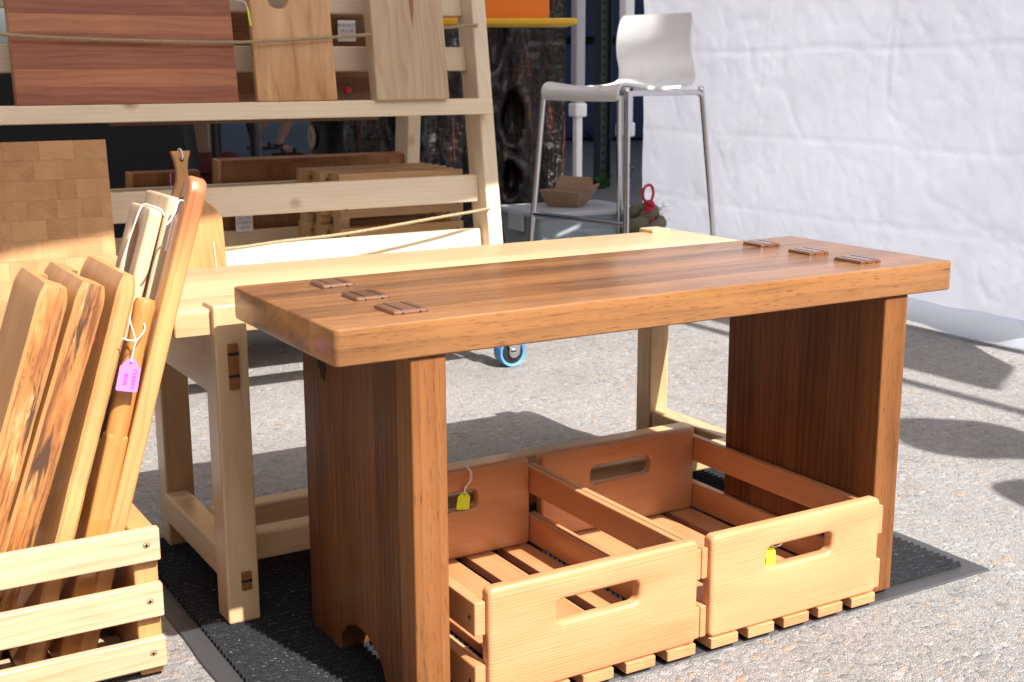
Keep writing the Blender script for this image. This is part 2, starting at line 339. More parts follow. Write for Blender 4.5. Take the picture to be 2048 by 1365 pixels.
def slot_panel(w, h, t, rad, slot, ro=.004, ros=.006, seg=4):
    """upright panel in XZ (centre 0,0; thickness along Y from 0 to t) with rounded edges and a routed slot (cx,cz,w,h,r)"""
    bm = bmesh.new(); n = 5
    def ring(kind, d, y):
        if kind == 'o': p = rrect(w-2*d, h-2*d, max(rad-d, .0005), 0, 0, n)
        else: p = rrect(slot[2]+2*d, slot[3]+2*d, slot[4]+d, slot[0], slot[1], n)
        return [bm.verts.new((q[0], y, q[1])) for q in p]
    def prof(r):
        out = []
        for k in range(seg+1):
            th = math.pi/2*k/seg; out.append((r*(1-math.sin(th)), r*(1-math.cos(th))))   # (inset, depth)
        return out
    def loops(kind, r):
        pr = prof(r)                     # first: inset r at depth 0 ; last: inset 0 at depth r
        L = [ring(kind, d, y) for d, y in pr]; L += [ring(kind, d, t-y) for d, y in pr[::-1]]
        return L
    O = loops('o', ro); S = loops('s', ros); m = len(O[0])
    for L in (O, S):
        for a_, b_ in zip(L, L[1:]):
            for i in range(m): bm.faces.new((a_[i], a_[(i+1) % m], b_[(i+1) % m], b_[i]))
    for a_, b_ in ((O[0], S[0]), (O[-1], S[-1])):
        for i in range(m): bm.faces.new((a_[i], a_[(i+1) % m], b_[(i+1) % m], b_[i]))
    bmesh.ops.recalc_face_normals(bm, faces=bm.faces); return bm
def tube(pts, r, seg=10, closed=False, caps=True, bm=None):
    bm = bm or bmesh.new(); pts = [Vector(p) for p in pts]; n = len(pts); rings = []
    t0 = (pts[1]-pts[0]).normalized(); up = Vector((0, 0, 1)) if abs(t0.z) < .9 else Vector((1, 0, 0))
    nrm = (up - t0*up.dot(t0)).normalized()
    for i, p in enumerate(pts):
        a_ = pts[(i-1) % n] if (closed or i > 0) else p; b_ = pts[(i+1) % n] if (closed or i < n-1) else p
        t = (b_-a_).normalized(); nrm = (nrm - t*nrm.dot(t)).normalized(); bi = t.cross(nrm)
        rr = r[i] if isinstance(r, (list, tuple)) else r
        rings.append([bm.verts.new(p + nrm*rr*math.cos(2*math.pi*k/seg) + bi*rr*math.sin(2*math.pi*k/seg)) for k in range(seg)])
    for i in range(n if closed else n-1):
        A, B = rings[i], rings[(i+1) % n]
        for k in range(seg): bm.faces.new((A[k], A[(k+1) % seg], B[(k+1) % seg], B[k]))
    if caps and not closed: bm.faces.new(rings[0][::-1]); bm.faces.new(rings[-1])
    return bm
def smoothpath(pts, n=6, closed=False):
    P = [Vector(p) for p in pts]; out = []; m = len(P)
    for i in range(m if closed else m-1):
        p0 = P[(i-1) % m] if closed or i > 0 else P[i]; p1 = P[i]; p2 = P[(i+1) % m]; p3 = P[(i+2) % m] if closed or i+2 < m else P[(i+1) % m]
        for k in range(n):
            t = k/n; out.append(.5*((2*p1)+(p2-p0)*t+(2*p0-5*p1+4*p2-p3)*t*t+(3*p1-p0-3*p2+p3)*t**3))
    if not closed: out.append(P[-1])
    return out
def lathe(prof, seg=24, axis='Z', c=(0, 0, 0)):
    bm = bmesh.new(); c = Vector(c); rings = []
    for r, a_ in prof:
        ring = []
        for k in range(seg):
            th = 2*math.pi*k/seg; x, y = r*math.cos(th), r*math.sin(th)
            ring.append(bm.verts.new(c + Vector({'Z': (x, y, a_), 'Y': (x, a_, y), 'X': (a_, x, y)}[axis])))
        rings.append(ring)
    for A, B in zip(rings, rings[1:]):
        for k in range(seg): bm.faces.new((A[k], A[(k+1) % seg], B[(k+1) % seg], B[k]))
    bm.faces.new(rings[0][::-1]); bm.faces.new(rings[-1]); bmesh.ops.recalc_face_normals(bm, faces=bm.faces); return bm
def split(bm, axis, cuts):
    """cut a solid into closed pieces at the given coordinates"""
    ax = 'XYZ'.index(axis); no = Vector((0, 0, 0)); no[ax] = 1; out = []; ed = [-1e9]+list(cuts)+[1e9]
    for lo, hi in zip(ed, ed[1:]):
        b2 = bm.copy()
        for lim, s in ((lo, -1), (hi, 1)):
            if abs(lim) > 1e8: continue
            co = Vector((0, 0, 0)); co[ax] = lim
            r = bmesh.ops.bisect_plane(b2, geom=b2.verts[:]+b2.edges[:]+b2.faces[:], plane_co=co, plane_no=no*s, clear_outer=True, dist=1e-6)
            ee = [e for e in r['geom_cut'] if isinstance(e, bmesh.types.BMEdge)]
            if ee: bmesh.ops.holes_fill(b2, edges=ee, sides=0)
        out.append(b2)
    bm.free(); return out
def text_mesh(body, size, mat, name, parent, loc, rot, label=None):
    cu = bpy.data.curves.new('txt', 'FONT'); cu.body = body; cu.size = size; cu.extrude = .00008; cu.resolution_u = 2; cu.align_x = 'CENTER'; cu.align_y = 'CENTER'
    tmp = bpy.data.objects.new('txt', cu); C.objects.link(tmp)
    me = bpy.data.meshes.new_from_object(tmp.evaluated_get(bpy.context.evaluated_depsgraph_get()))
    bpy.data.objects.remove(tmp); bpy.data.curves.remove(cu); me.name = name; me.materials.clear(); me.materials.append(mat)
    o = link(bpy.data.objects.new(name, me)); o.parent = parent; o.location = Vector(loc)-off[parent] if parent else loc; o.rotation_euler = rot
    off[o] = Vector(loc); return o
def screw(parent, c, axis, r=.0042):
    """countersunk screw head with a dark cross, facing -axis"""
    s = -1
    prof = [(r*.2, .0004), (r*.75, .0002), (r, -.0003), (r*1.12, -.0001), (r*1.15, .0010)]
    prof = [(p[0], p[1]*(-s)) for p in prof]
    o = emit('screw', lathe(prof, 16, axis, c), M['screw'], parent, smooth=40)
    x, y, z = c; k = .0002
    bm = bmesh.new()
    for (du, dv) in ((r*.62, r*.16), (r*.16, r*.62)):
        if axis == 'Y': rename_add(bm, bbox(x-du, x+du, y-.0012, y-.0003, z-dv, z+dv, 0))
        else: rename_add(bm, bbox(x-.0012, x-.0003, y-du, y+du, z-dv, z+dv, 0))
    emit('drive_slot', bm, M['hole'], o); return o

# ------------------------------------------------------------------ the setting: ground, far wall
bm = bmesh.new()
for x in (-60, 60):
    for y in (-40, 80): bm.verts.new((x, y, 0))
bm.verts.ensure_lookup_table(); v = bm.verts; bm.faces.new((v[0], v[2], v[3], v[1]))
g = emit('ground', bm, ASPHALT, recenter=False); g['kind'] = 'structure'

# ------------------------------------------------------------------ blue panelled wall, sign post and poles far behind
def yz_wall():
    base = Vector((7.42, 10.75, 0)); ang = math.atan2(-.509, .861)
    t = thing('panel_wall', 'navy blue wall of wide horizontal panels with dark gaps behind the tent poles', 'wall', base, (0, 0, ang), local=True)
    box('wall_core', -1.7, 1.9, .03, .12, 0, 3.0, M['gap'], t, b=0)
    for k in range(6):
        box('panel', -1.7, 1.9, -.015+.004*(k % 2), .03, .02+k*.5, .455+k*.5, M['navy'], t, b=.012, tone=0)
yz_wall()
t = thing('sign_post', 'dark green perforated steel sign post standing before the navy wall', 'post', (4.44, 6.44, 0))
bm = bmesh.new()
for s in (-1, 1):
    rename_add(bm, bbox(4.44+s*.036-.003, 4.44+s*.036+.003, 6.40, 6.475, 0, 2.6, .001))
rename_add(bm, bbox(4.405, 4.475, 6.43, 6.436, 0, 2.6, .001))
emit('channel', bm, M['galv'], t)
bm = bmesh.new()
for k in range(48): rename_add(bm, lathe([(.009, 6.4265), (.009, 6.431)], 10, 'Y', (4.44, 0, .05+k*.052)))
o = emit('punched_hole', bm, M['hole'], t); o['kind'] = 'stuff'
def weed(x, y, s, lab):
    rnd = random.Random(int(x*100)); bm = bmesh.new()
    for k in range(46):
        a_ = rnd.random()*6.28; l_ = s*(.5+rnd.random()*.8); rr = s*rnd.random()*.5
        b = Vector((x+math.cos(a_)*rr, y+math.sin(a_)*rr, 0)); tip = b+Vector((math.cos(a_)*l_*.6, math.sin(a_)*l_*.6, l_)); sd = Vector((-math.sin(a_), math.cos(a_), 0))*.012
        mid = (b+tip)/2+Vector((0, 0, l_*.15))
        vs = [bm.verts.new(p) for p in (b-sd*.4, b+sd*.4, mid+sd, tip, mid-sd)]; bm.faces.new(vs)
    tag(emit('weed_plant', bm, M['weed']), lab, 'plant')
weed(4.38, 6.36, .07, 'small green weed at the foot of the perforated sign post')
weed(7.25, 10.62, .13, 'green weeds growing at the foot of the navy wall')

def tent_pole(x, y, z1, lab, sleeve_from=None, group='tent poles'):
    t = thing('tent_pole', lab, 'tent pole', (x, y, 0), group=group)
    zs = sleeve_from or .5
    emit('inner_leg', prism(rrect(.028, .028, .005, x, y, 3), 'Z', .01, zs+.1), M['tentpole'], t)
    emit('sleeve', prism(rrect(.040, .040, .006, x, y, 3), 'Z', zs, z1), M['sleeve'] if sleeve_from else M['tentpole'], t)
    emit('collar', bbox(x-.026, x+.026, y-.026, y+.026, zs-.03, zs+.02, .006), M['tentpole'], t)
    emit('foot_plate', bbox(x-.05, x+.05, y-.05, y+.05, .001, .009, .003), M['zinc'], t); return t
tent_pole(2.66, 4.02, 2.2, 'white tent leg with its upper sleeve greyed as shade left of the bar stool', .56)  # the sleeve's grey paints in the shade on the upper pole
tp = tent_pole(2.66, 3.715, 2.2, 'white tent leg at the far edge of the tarpaulin wall behind the bar stool', None)
emit('bungee', tube(smoothpath([(2.655, 3.69, .44), (2.63, 3.675, .40), (2.65, 3.67, .37), (2.68, 3.69, .36), (2.66, 3.68, .33)], 4), .004, 6), M['blackp'], tp, smooth=True)
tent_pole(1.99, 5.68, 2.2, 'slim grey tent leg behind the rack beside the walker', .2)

# ------------------------------------------------------------------ tarpaulin wall
def interp(x, tab):
    for (a_, va), (b_, vb) in zip(tab, tab[1:]):
        if x <= b_: return va+(vb-va)*max(0, (x-a_))/(b_-a_)
    return tab[-1][1]
def tarp_x(y, z):
    n = noise.noise; x = 2.745
    d = (y-2.0)*.62+z*.78                               # diagonal pull folds running from the upper right to the lower left
    x += .034*n(Vector((d*2.2, (y*.78-z*.62)*.7, 1.3)))
    x += .010*n(Vector((d*6.0, (y*.78-z*.62)*1.2, 4.3)))
    x += .0008*n(Vector((y*9, z*9, 7.0))) + .0005*n(Vector((y*24, z*24, 2.0))) + .00025*n(Vector((y*60, z*60, 5.0)))
    for sc, wd, am, sd in ((2.2, .020, .0008, 1.0), (4.5, .022, .0006, 11.0), (9.0, .03, .0005, 21.0), (17.0, .05, .0003, 31.0)):
        q = n(Vector((y*sc+.4*z*sc, z*sc*.8, sd)))+.25*n(Vector((y*sc*3, z*sc*3, sd+5))); x -= am*math.exp(-(q/wd/1.6)**2)*(.5+.9*max(0, n(Vector((y*sc*.7, z*sc*.7, sd+9)))+.35))
    for zc, a_ in ((.757, .0012), (.49+.03*(y-2.7)*.2, .0008), (.262, .0009), (1.05, .0012)):
        x -= a_*math.exp(-((z-zc-.012*n(Vector((y*3, zc*9, 0))))/.0055)**2)
    for yc, a_ in ((2.55, .0005), (3.1, .0006), (2.0, .0006)):
        x += a_*math.exp(-((y-yc-.015*n(Vector((z*4, yc*7, 0))))/.007)**2)
    return x
t = thing('tarpaulin_wall', 'creased white tarpaulin hung as a tent side wall at the right', 'tarpaulin', (2.745, 2.2, 0))
def sheet(y0, y1, ny, nz, zlo, zhi, fx):
    bm = bmesh.new(); G = []
    for i in range(ny+1):
        y = y0+(y1-y0)*i/ny; a_, b_ = zlo(y), zhi(y)
        G.append([bm.verts.new((fx(y, a_+(b_-a_)*j/nz), y, a_+(b_-a_)*j/nz)) for j in range(nz+1)])
    for i in range(ny):
        for j in range(nz): bm.faces.new((G[i][j], G[i+1][j], G[i+1][j+1], G[i][j+1]))
    return bm
low = [(-.2, 2.19), (1.06, .97), (1.86, .33), (1.97, .055), (3.75, .055)]
emit('sheet', sheet(-.16, 3.735, 420, 230, lambda y: interp(y, low), lambda y: 2.2, tarp_x), M['tarp'], t, smooth=True)
def flap_x(y, z):
    s = max(0, (.085-z)/.075); return 2.738 - .060*s**1.2 - .012*s*noise.noise(Vector((y*7, 0, 3))) + .004*noise.noise(Vector((y*20, z*30, 1)))
def flap_lo(y): return .020+.012*noise.noise(Vector((y*6, 2, 0)))-.012*math.exp(-((y-2.1)/.12)**2)
emit('flap', sheet(1.99, 3.70, 140, 14, flap_lo, lambda y: .082+.008*math.sin(y*2.2)+.006*noise.noise(Vector((y*8, 4, 4))), flap_x), M['flap'], t, smooth=True)
emit('top_bar', tube([(2.65, -1.6, 2.17), (2.65, 3.75, 2.17)], .021, 10), M['tentpole'], t, smooth=40)

# canopies overhead (out of frame): they shade the rack and the aisle behind
def canopy(name, lab, pts, z, peak, mat='canopy'):
    t = thing(name, lab, 'canopy', (*pts[0], 0)); n = 14; bm = bmesh.new(); P = [Vector((*p, z)) for p in pts]; G = []
    for i in range(n+1):
        row = []
        for j in range(n+1):
            u, v = i/n, j/n; p = (P[0]*(1-u)+P[1]*u)*(1-v)+(P[3]*(1-u)+P[2]*u)*v
            p.z += peak*min(1, 2.0*min(u, 1-u, v, 1-v)); row.append(bm.verts.new(p))
        G.append(row)
    for i in range(n):
        for j in range(n): bm.faces.new((G[i][j], G[i+1][j], G[i+1][j+1], G[i][j+1]))
    emit('roof_sheet', bm, M[mat], t, smooth=30)
    bm = bmesh.new()
    for k in range(4):
        a_, b_ = P[k], P[(k+1) % 4]; q = [bm.verts.new(x) for x in (a_, b_, b_-Vector((0, 0, .16)), a_-Vector((0, 0, .16)))]; bm.faces.new(q)
    emit('valance', bm, M[mat], t)
    return t
canopy('market_canopy', 'white market canopy over the display rack, above the picture', [(-1.6, .76), (2.58, 1.297), (2.58, 4.9), (-1.6, 4.9)], 2.19, .55)
canopy('market_canopy', 'wide navy canopy added to shade the aisle behind the rack, above the picture', [(-2.5, 4.3), (12.0, 4.3), (12.0, 24), (-2.5, 24)], 2.9, .6, 'shadecanopy')  # unseen canopy added to keep the far ground in shade

canopy('market_canopy', 'small white canopy of the next stall behind the tarpaulin, above the picture', [(2.78, 2.9), (6.2, 2.9), (6.2, 4.9), (2.78, 4.9)], 2.19, .5)
def added_building(lab, x0, x1, y0, y1, h_, mat, face):  # unseen blocks added to hold back low sky light and deepen contrast
    t = thing('added_building', lab, 'added_building', ((x0+x1)/2, (y0+y1)/2, 0)); box('wall', x0, x1, y0, y1, .002, h_, M[mat], t, b=.02)
    box('roof', x0-.15, x1+.15, y0-.15, y1+.15, h_+.001, h_+.2, M['gap'], t, b=.02); k = 1.0
    L_ = (y1-y0) if face == 'X' else (x1-x0)
    while k < L_-1.6:
        for z in (.9, 3.1):
            if face == 'X': f = box('window_frame', x1-.02, x1+.05, y0+k, y0+k+1.3, z, z+1.4, M['stool'], t, b=.005); box('pane', x1+.051, x1+.056, y0+k+.08, y0+k+1.22, z+.08, z+1.32, M['glass'], f, b=0)
            else: f = box('window_frame', x0+k, x0+k+1.3, y1-.02, y1+.05, z, z+1.4, M['stool'], t, b=.005); box('pane', x0+k+.08, x0+k+1.22, y1+.051, y1+.056, z+.08, z+1.32, M['glass'], f, b=0)
        k += 2.4
added_building('tan house block added to cut sky light from the left of the stalls, outside the picture', -14, -6.5, -9, 20, 5.2, 'brick', 'X')
added_building('grey house block added to cut sky light from behind the photographer, outside the picture', -6, 14, -17, -10, 5.4, 'brick2', 'Y')
# ------------------------------------------------------------------ door mat
t = thing('door_mat', 'ribbed charcoal door mat with a black rubber border under both benches', 'mat', (.92, 1.5, 0))
mx0, mx1, my0, my1 = .398, 1.452, 1.122, 1.875; bw = .028
bm = bmesh.new(); nx, ny = 60, 8
def edge_w(a_, k): return .0025*noise.noise(Vector((a_*9, k, 0)))+.0015*noise.noise(Vector((a_*30, k, 0)))
out = []; inn = []; N_ = 40
def per(d, wob):
    P = []
    for k in range(N_): a_ = k/N_; P.append((mx0+d+(mx1-mx0-2*d)*a_, my0+d+(edge_w(a_, 1) if wob else 0)))
    for k in range(N_): a_ = k/N_; P.append((mx1-d+(edge_w(a_, 2) if wob else 0), my0+d+(my1-my0-2*d)*a_))
    for k in range(N_): a_ = k/N_; P.append((mx1-d-(mx1-mx0-2*d)*a_, my1-d))
    for k in range(N_): a_ = k/N_; P.append((mx0+d+(edge_w(a_, 3) if wob else 0), my1-d-(my1-my0-2*d)*a_))
    return P
L = [[bm.verts.new((x, y, z)) for x, y in per(d, wb)] for d, z, wb in ((0, .0006, 1), (.0015, .0032, 1), (bw-.002, .0040, 0), (bw, .0030, 0))]
for A, B in zip(L, L[1:]):
    for k in range(len(A)): bm.faces.new((A[k], A[(k+1) % len(A)], B[(k+1) % len(B)], B[k]))
emit('rubber_border', bm, M['rubber'], t, smooth=50)
bm = bmesh.new(); y = my0+bw; prof = []
pitch = .0122
while y < my1-bw-pitch:
    prof += [(y, .0032), (y+.0012, .0060), (y+.0028, .0092), (y+.0058, .0094), (y+.0076, .0062), (y+.0090, .0030)]; y += pitch
prof.append((y, .0032)); nx = 24; G = []
for i in range(nx+1):
    x = mx0+bw+(mx1-mx0-2*bw)*i/nx; G.append([bm.verts.new((x, p[0], p[1]+.0004*random.uniform(-1, 1))) for p in prof])
for i in range(nx):
    for j in range(len(prof)-1): bm.faces.new((G[i][j], G[i+1][j], G[i+1][j+1], G[i][j+1]))
emit('ribbed_pile', bm, M['carpet'], t, smooth=True)
V = []; F = []; rr = random.Random(3)
for k in range(60000):
    x = rr.uniform(mx0+bw, mx1-bw); y = rr.uniform(my0+bw, my1-bw)
    r = rr.uniform(.0009, .0024); a0 = rr.random()*6.28; arc = rr.uniform(1.5, 4.2); th = rr.uniform(.00014, .00032); tl = rr.uniform(-.7, .7); ph_ = ((y-my0-bw)%pitch)/pitch; z0 = rr.uniform(.0075, .0100)-(.0052 if ph_ > .60 or ph_ < .08 else 0); b0 = len(V)
    for s in range(5):
        q = a0+arc*s/4; cx, cy = math.cos(q), math.sin(q); hz = abs(math.sin(arc*s/8))*.0022*abs(tl)
        for d in (-th, th): V.append((x+cx*(r+d), y+cy*(r+d)*.8, z0+hz+d*.5))
    for s in range(4): F.append((b0+2*s, b0+2*s+2, b0+2*s+3, b0+2*s+1))
me = bpy.data.meshes.new('fibre'); me.from_pydata(V, [], F); me.materials.append(M['pile'])
o = link(bpy.data.objects.new('fibre', me)); o.parent = t; o.location = -off[t]; o['kind'] = 'stuff'

# ------------------------------------------------------------------ walnut bench
T = thing('walnut_bench', 'dark walnut bench with thick top, slab legs and raised square pegs', 'bench', (.904, 1.285, .008))
top = bbox(.467, 1.341, 1.131, 1.437, .415, .4535, .0)
ve = [e for e in top.edges if abs(e.verts[0].co.z-e.verts[1].co.z) > .01]
bmesh.ops.bevel(top, geom=ve, offset=.0065, segments=4, profile=.5, affect='EDGES'); bevel(top, .0030, 3, 60)
for bmx, tn in zip(split(top, 'Y', (1.197, 1.258, 1.322, 1.368)), (-.10, .20, -.06, .26, .02)):
    emit('top_plank', bmx, wood('walnut', 'X'), T, tone=tn-.10, smooth=25)
def slab_leg(x0, x1, tones):
    pts = [(1.1365, .0085)]
    yc, hw, hh = 1.283, .066, .052
    for k in range(13):
        th = math.pi*k/12; pts.append((yc-hw*math.cos(th), .0085+hh*math.sin(th)))
    pts += [(1.440, .0085), (1.440, .4145), (1.1365, .4145)]
    sb = prism(pts, 'X', x0, x1, .0022, 2, 50)
    pcs = split(sb, 'Y', (1.172, 1.231, 1.290, 1.378))
    lead = emit('leg', pcs[0], wood('walnut_leg', 'Z'), T, tone=tones[0])
    for b2, tn in zip(pcs[1:], tones[1:]): emit('leg_board', b2, wood('walnut_leg', 'Z'), lead, tone=tn)
    return lead
l1 = slab_leg(.551, .592, (-.08, .36, .20, .38, .30)); l2 = slab_leg(1.226, 1.267, (.04, .34, .36, .30, .38))
# a dark bark knot in the outer face of the left leg
bm = bmesh.new(); rk = random.Random(5); pts = []
for k in range(22):
    a_ = 2*math.pi*k/22; r_ = (.0085+.006*rk.random()) if k % 3 else .016; pts.append((1.375+r_*math.cos(a_)*.8, .362+r_*math.sin(a_)*1.35))
emit('knot', prism(pts, 'X', .5503, .553), M['hole'], l1)
for x0, x1 in ((.5485, .5905), (1.2135, 1.2505)):
    for y0, y1 in ((1.170, 1.220), (1.264, 1.308), (1.361, 1.402)):
        p = emit('peg', bevel(bbox(x0, x1, y0, y1, .4500, .4580, 0), .0030, 2), wood('peg', 'Y'), T, tone=0)
        for f in (.27, .75):
            xx = x0+(x1-x0)*f; emit('inlay_strip', prism([(y0-.0003, .4525), (y1+.0003, .4525), (y1+.0003, .4552), (y1-.0029, .4583), (y0+.0029, .4583), (y0-.0003, .4552)], 'X', xx-.0009, xx+.0009), M['black_inlay'], p)

# ------------------------------------------------------------------ pale birch bench behind
B = thing('birch_bench', 'pale birch bench on square legs standing behind the walnut one', 'bench', (.91, 1.66, .0))
top = bbox(.412, 1.425, 1.497, 1.832, .384, .417, .0038, 3)
for bmx, tn in zip(split(top, 'Y', (1.583, 1.70)), (.12, -.14, .0)):
    emit('top_plank', bmx, wood('birch', 'X'), B, tone=tn, smooth=25)
def bleg(x0, x1, y0, y1, z0, z1, tn): return emit('leg', bbox(x0, x1, y0, y1, z0, z1, .003, 2), wood('birch', 'Z'), B, tone=tn)
la = bleg(.457, .499, 1.486, 1.530, .0085, .4225, -.05); bleg(.470, .512, 1.800, 1.842, .0085, .4225, .05)
bleg(1.352, 1.393, 1.486, 1.530, .0085, .4225, 0); bleg(1.352, 1.393, 1.800, 1.842, .0085, .4235, .02)
for x0, x1 in ((.466, .497), (1.356, 1.388)):
    box('apron', x0, x1, 1.530, 1.800, .300, .3838, wood('birch', 'Y'), B, .002, .05)
    box('end_stretcher', x0, x1+.004, 1.530, 1.800, .050, .093, wood('birch', 'Y'), B, .003, .08)
for y0, y1 in ((1.560, 1.592), (1.672, 1.705)):
    box('long_stretcher', .5005, 1.3558, y0, y1, .058, .096, wood('birch', 'X'), B, .003, .02)
pg = box('tenon_peg', .4725, .4855, 1.4825, 1.487, .316, .374, wood('walnut_leg', 'Z'), la, .0012, -.1)
for z in (.3335, .3615): emit('wedge', bbox(.4722, .4858, 1.4818, 1.4866, z-.0017, z+.0017, .0004), M['black_inlay'], la)
box('tenon_peg', .4752, .4885, 1.4825, 1.487, .053, .077, wood('walnut_leg', 'Z'), la, .0012, 0)
emit('wedge', bbox(.4750, .4888, 1.4818, 1.4866, .0638, .0665, .0004), M['black_inlay'], la)

# ------------------------------------------------------------------ two fir crates under the walnut bench
def fir_crate(lab, x0, x1, ox0, ox1, slot_f, tones, nslat=5):
    t = thing('slatted_crate', lab, 'crate', ((x0+x1)/2, 1.32, .0085), group='fir crates under the walnut bench')
    w_, h_, cz = x1-x0, .1305, .0225+.1305/2; cx = (x0+x1)/2
    sx, sz, sw, sh = slot_f
    def panel(nm, y, tn):
        bm = slot_panel(w_, h_, .018, .008, (sx-cx, sz-cz, sw, sh, .009), .0045, .0055)
        bmesh.ops.translate(bm, verts=bm.verts, vec=(cx, y, cz)); return emit(nm, bm, wood('fir', 'X'), t, smooth=30, tone=tn)
    panel('front_panel', 1.117, tones[0]); panel('back_panel', 1.503, tones[1])
    for sx0, sx1, tn in ((ox0, x0-.0003, .05), (x1+.0003, ox1, .0)):
        for z0, z1 in ((.0235, .064), (.099, .1385)):
            s_ = box('side_slat', sx0, sx1, 1.1235, 1.5215, z0, z1, wood('fir', 'Y'), t, .0018, tn+random.uniform(-.08, .12))
            if sx0 < x0: screw(s_, (sx0, 1.135, (z0+z1)/2), 'X', .0030)
    gap = (w_-nslat*.0425)/(nslat-1)
    for k in range(nslat):
        a_ = x0+.002+k*(.0425+gap-.001); box('bottom_slat', a_, a_+.0425, 1.1155, 1.5235, .0088, .0222, wood('fir', 'Y'), t, .0012, random.uniform(-.14, .12))
    return t
fir_crate('open fir crate under the bench beside the left walnut leg, tag on its back handle', .629, .9165, .615, .9258, (.774, .1075, .113, .027), (-.14, .06))
fir_crate('open fir crate under the bench beside the right walnut leg, tag in its front handle', .9365, 1.2175, .9268, 1.2305, (1.0795, .108, .110, .027), (-.18, .02))

# ------------------------------------------------------------------ price tags
def price_tag(lab, c, w_, h_, rot, mat, ink, lines, strings, tsize, trot=0, hole=True):
    t = thing('price_tag', lab, 'price tag', c, rot, local=True)
    pts = rrect(w_, h_*.74, .0022, 0, -h_*.13, 4)
    k = [i for i, p in enumerate(pts) if p[1] > 0]
    top = [(w_*.48, h_*.22), (w_*.30, h_*.36), (w_*.13, h_*.48), (0, h_*.5), (-w_*.13, h_*.48), (-w_*.30, h_*.36), (-w_*.48, h_*.22)]
    low = [p for p in pts if p[1] < 0]
    bm = prism(top+low, 'Y', 0, .0005); emit('card', bm, mat, t)
    emit('eyelet', lathe([(.0016, -.0002), (.0016, .0004)], 12, 'Y', (0, 0, h_*.37)), M['red'] if ink == M['pinkink'] else M['hole'], t)
    for i, (s, dx, dz) in enumerate(lines):
        text_mesh(s, tsize, ink, 'lettering', t, (dx, -.0003, dz), (R(90), R(trot), 0))
    for s in strings: emit('string', tube(smoothpath(s, 6), .0007, 6), M['string'], t, smooth=True)
    return t
tg = price_tag('magenta price tag tied to the round handled paddle board', (.3375, 1.4225, .3655), .0245, .0385, (0, R(13), 0), M['magenta'], M['pinkink'],
   [('CHERRY', .0055, -.0045), ('80.00', -.0035, -.0055)],
   [[(0, -.0006, .015), (.0015, .004, .026), (.003, .006, .0385)], [(.003, .006, .0385), (-.0015, .008, .049), (-.0055, .009, .058), (-.006, .014, .064)],
    [(.003, .006, .0385), (.009, .008, .046), (.0125, .012, .054), (.012, .02, .058)], [(-.0135, .004, .040), (-.006, .004, .0385), (.003, .006, .0385)]], .0062, 90)
price_tag('lime green price tag hanging in the back handle of the left fir crate', (.8045, 1.4985, .1095), .0195, .0265, (R(4), R(6), R(-8)), M['lime'], M['yink'], [],
   [[(0, -.0006, .010), (.001, -.001, .020), (.004, -.0025, .030), (.0030, -.0045, .044), (.001, 0, .0475), (0, .008, .0480)],
    [(0, -.0006, .010), (-.001, -.001, .020), (.0062, -.0025, .030), (.0052, -.0045, .043), (.003, 0, .0475), (0, .008, .0482)]], .004)
price_tag('yellow price tag with handwriting in the front handle of the right fir crate', (1.0400, 1.1275, .1065), .0185, .0270, (R(-12), R(14), R(10)), M['yellowtag'], M['yink'],
   [('RUSTIC', .0035, -.0030), ('45.00', -.0025, -.0030)],
   [[(0, .001, .010), (.006, -.009, .0125), (.010, -.0145, .024), (.0085, -.0135, .035), (.005, -.008, .0405), (-.002, .004, .041)]], .0050, 78)

# ------------------------------------------------------------------ slatted crate with cutting boards, left foreground
K = thing('slatted_crate', 'pale maple slatted crate holding upright cutting boards at the lower left', 'crate', (.16, 1.5, 0))
for z0, z1, tn in ((.148, .1875, .02), (.079, .1195, -.04), (.0165, .0525, .0)):
    s_ = box('front_slat', -.05, .3545, 1.400, 1.4125, z0, z1, wood('maple', 'X'), K, .0022, tn, 3)
    screw(s_, (.3385, 1.400, (z0+z1)/2+.001), 'Y', .0036)
    box('back_slat', -.05, .3545, 1.6125, 1.625, z0, z1, wood('maple', 'X'), K, .0022, tn)
for x0, x1 in ((.3255, .3535), (-.049, -.021)):
    box('side_board', x0, x1, 1.4127, 1.6123, .004, .184, wood('alder', 'Z'), K, .003, -.06)
for y0 in (1.420, 1.478, 1.560): box('base_slat', -.0205, .325, y0, y0+.040, .006, .0155, wood('maple', 'X'), K, .001, .1)

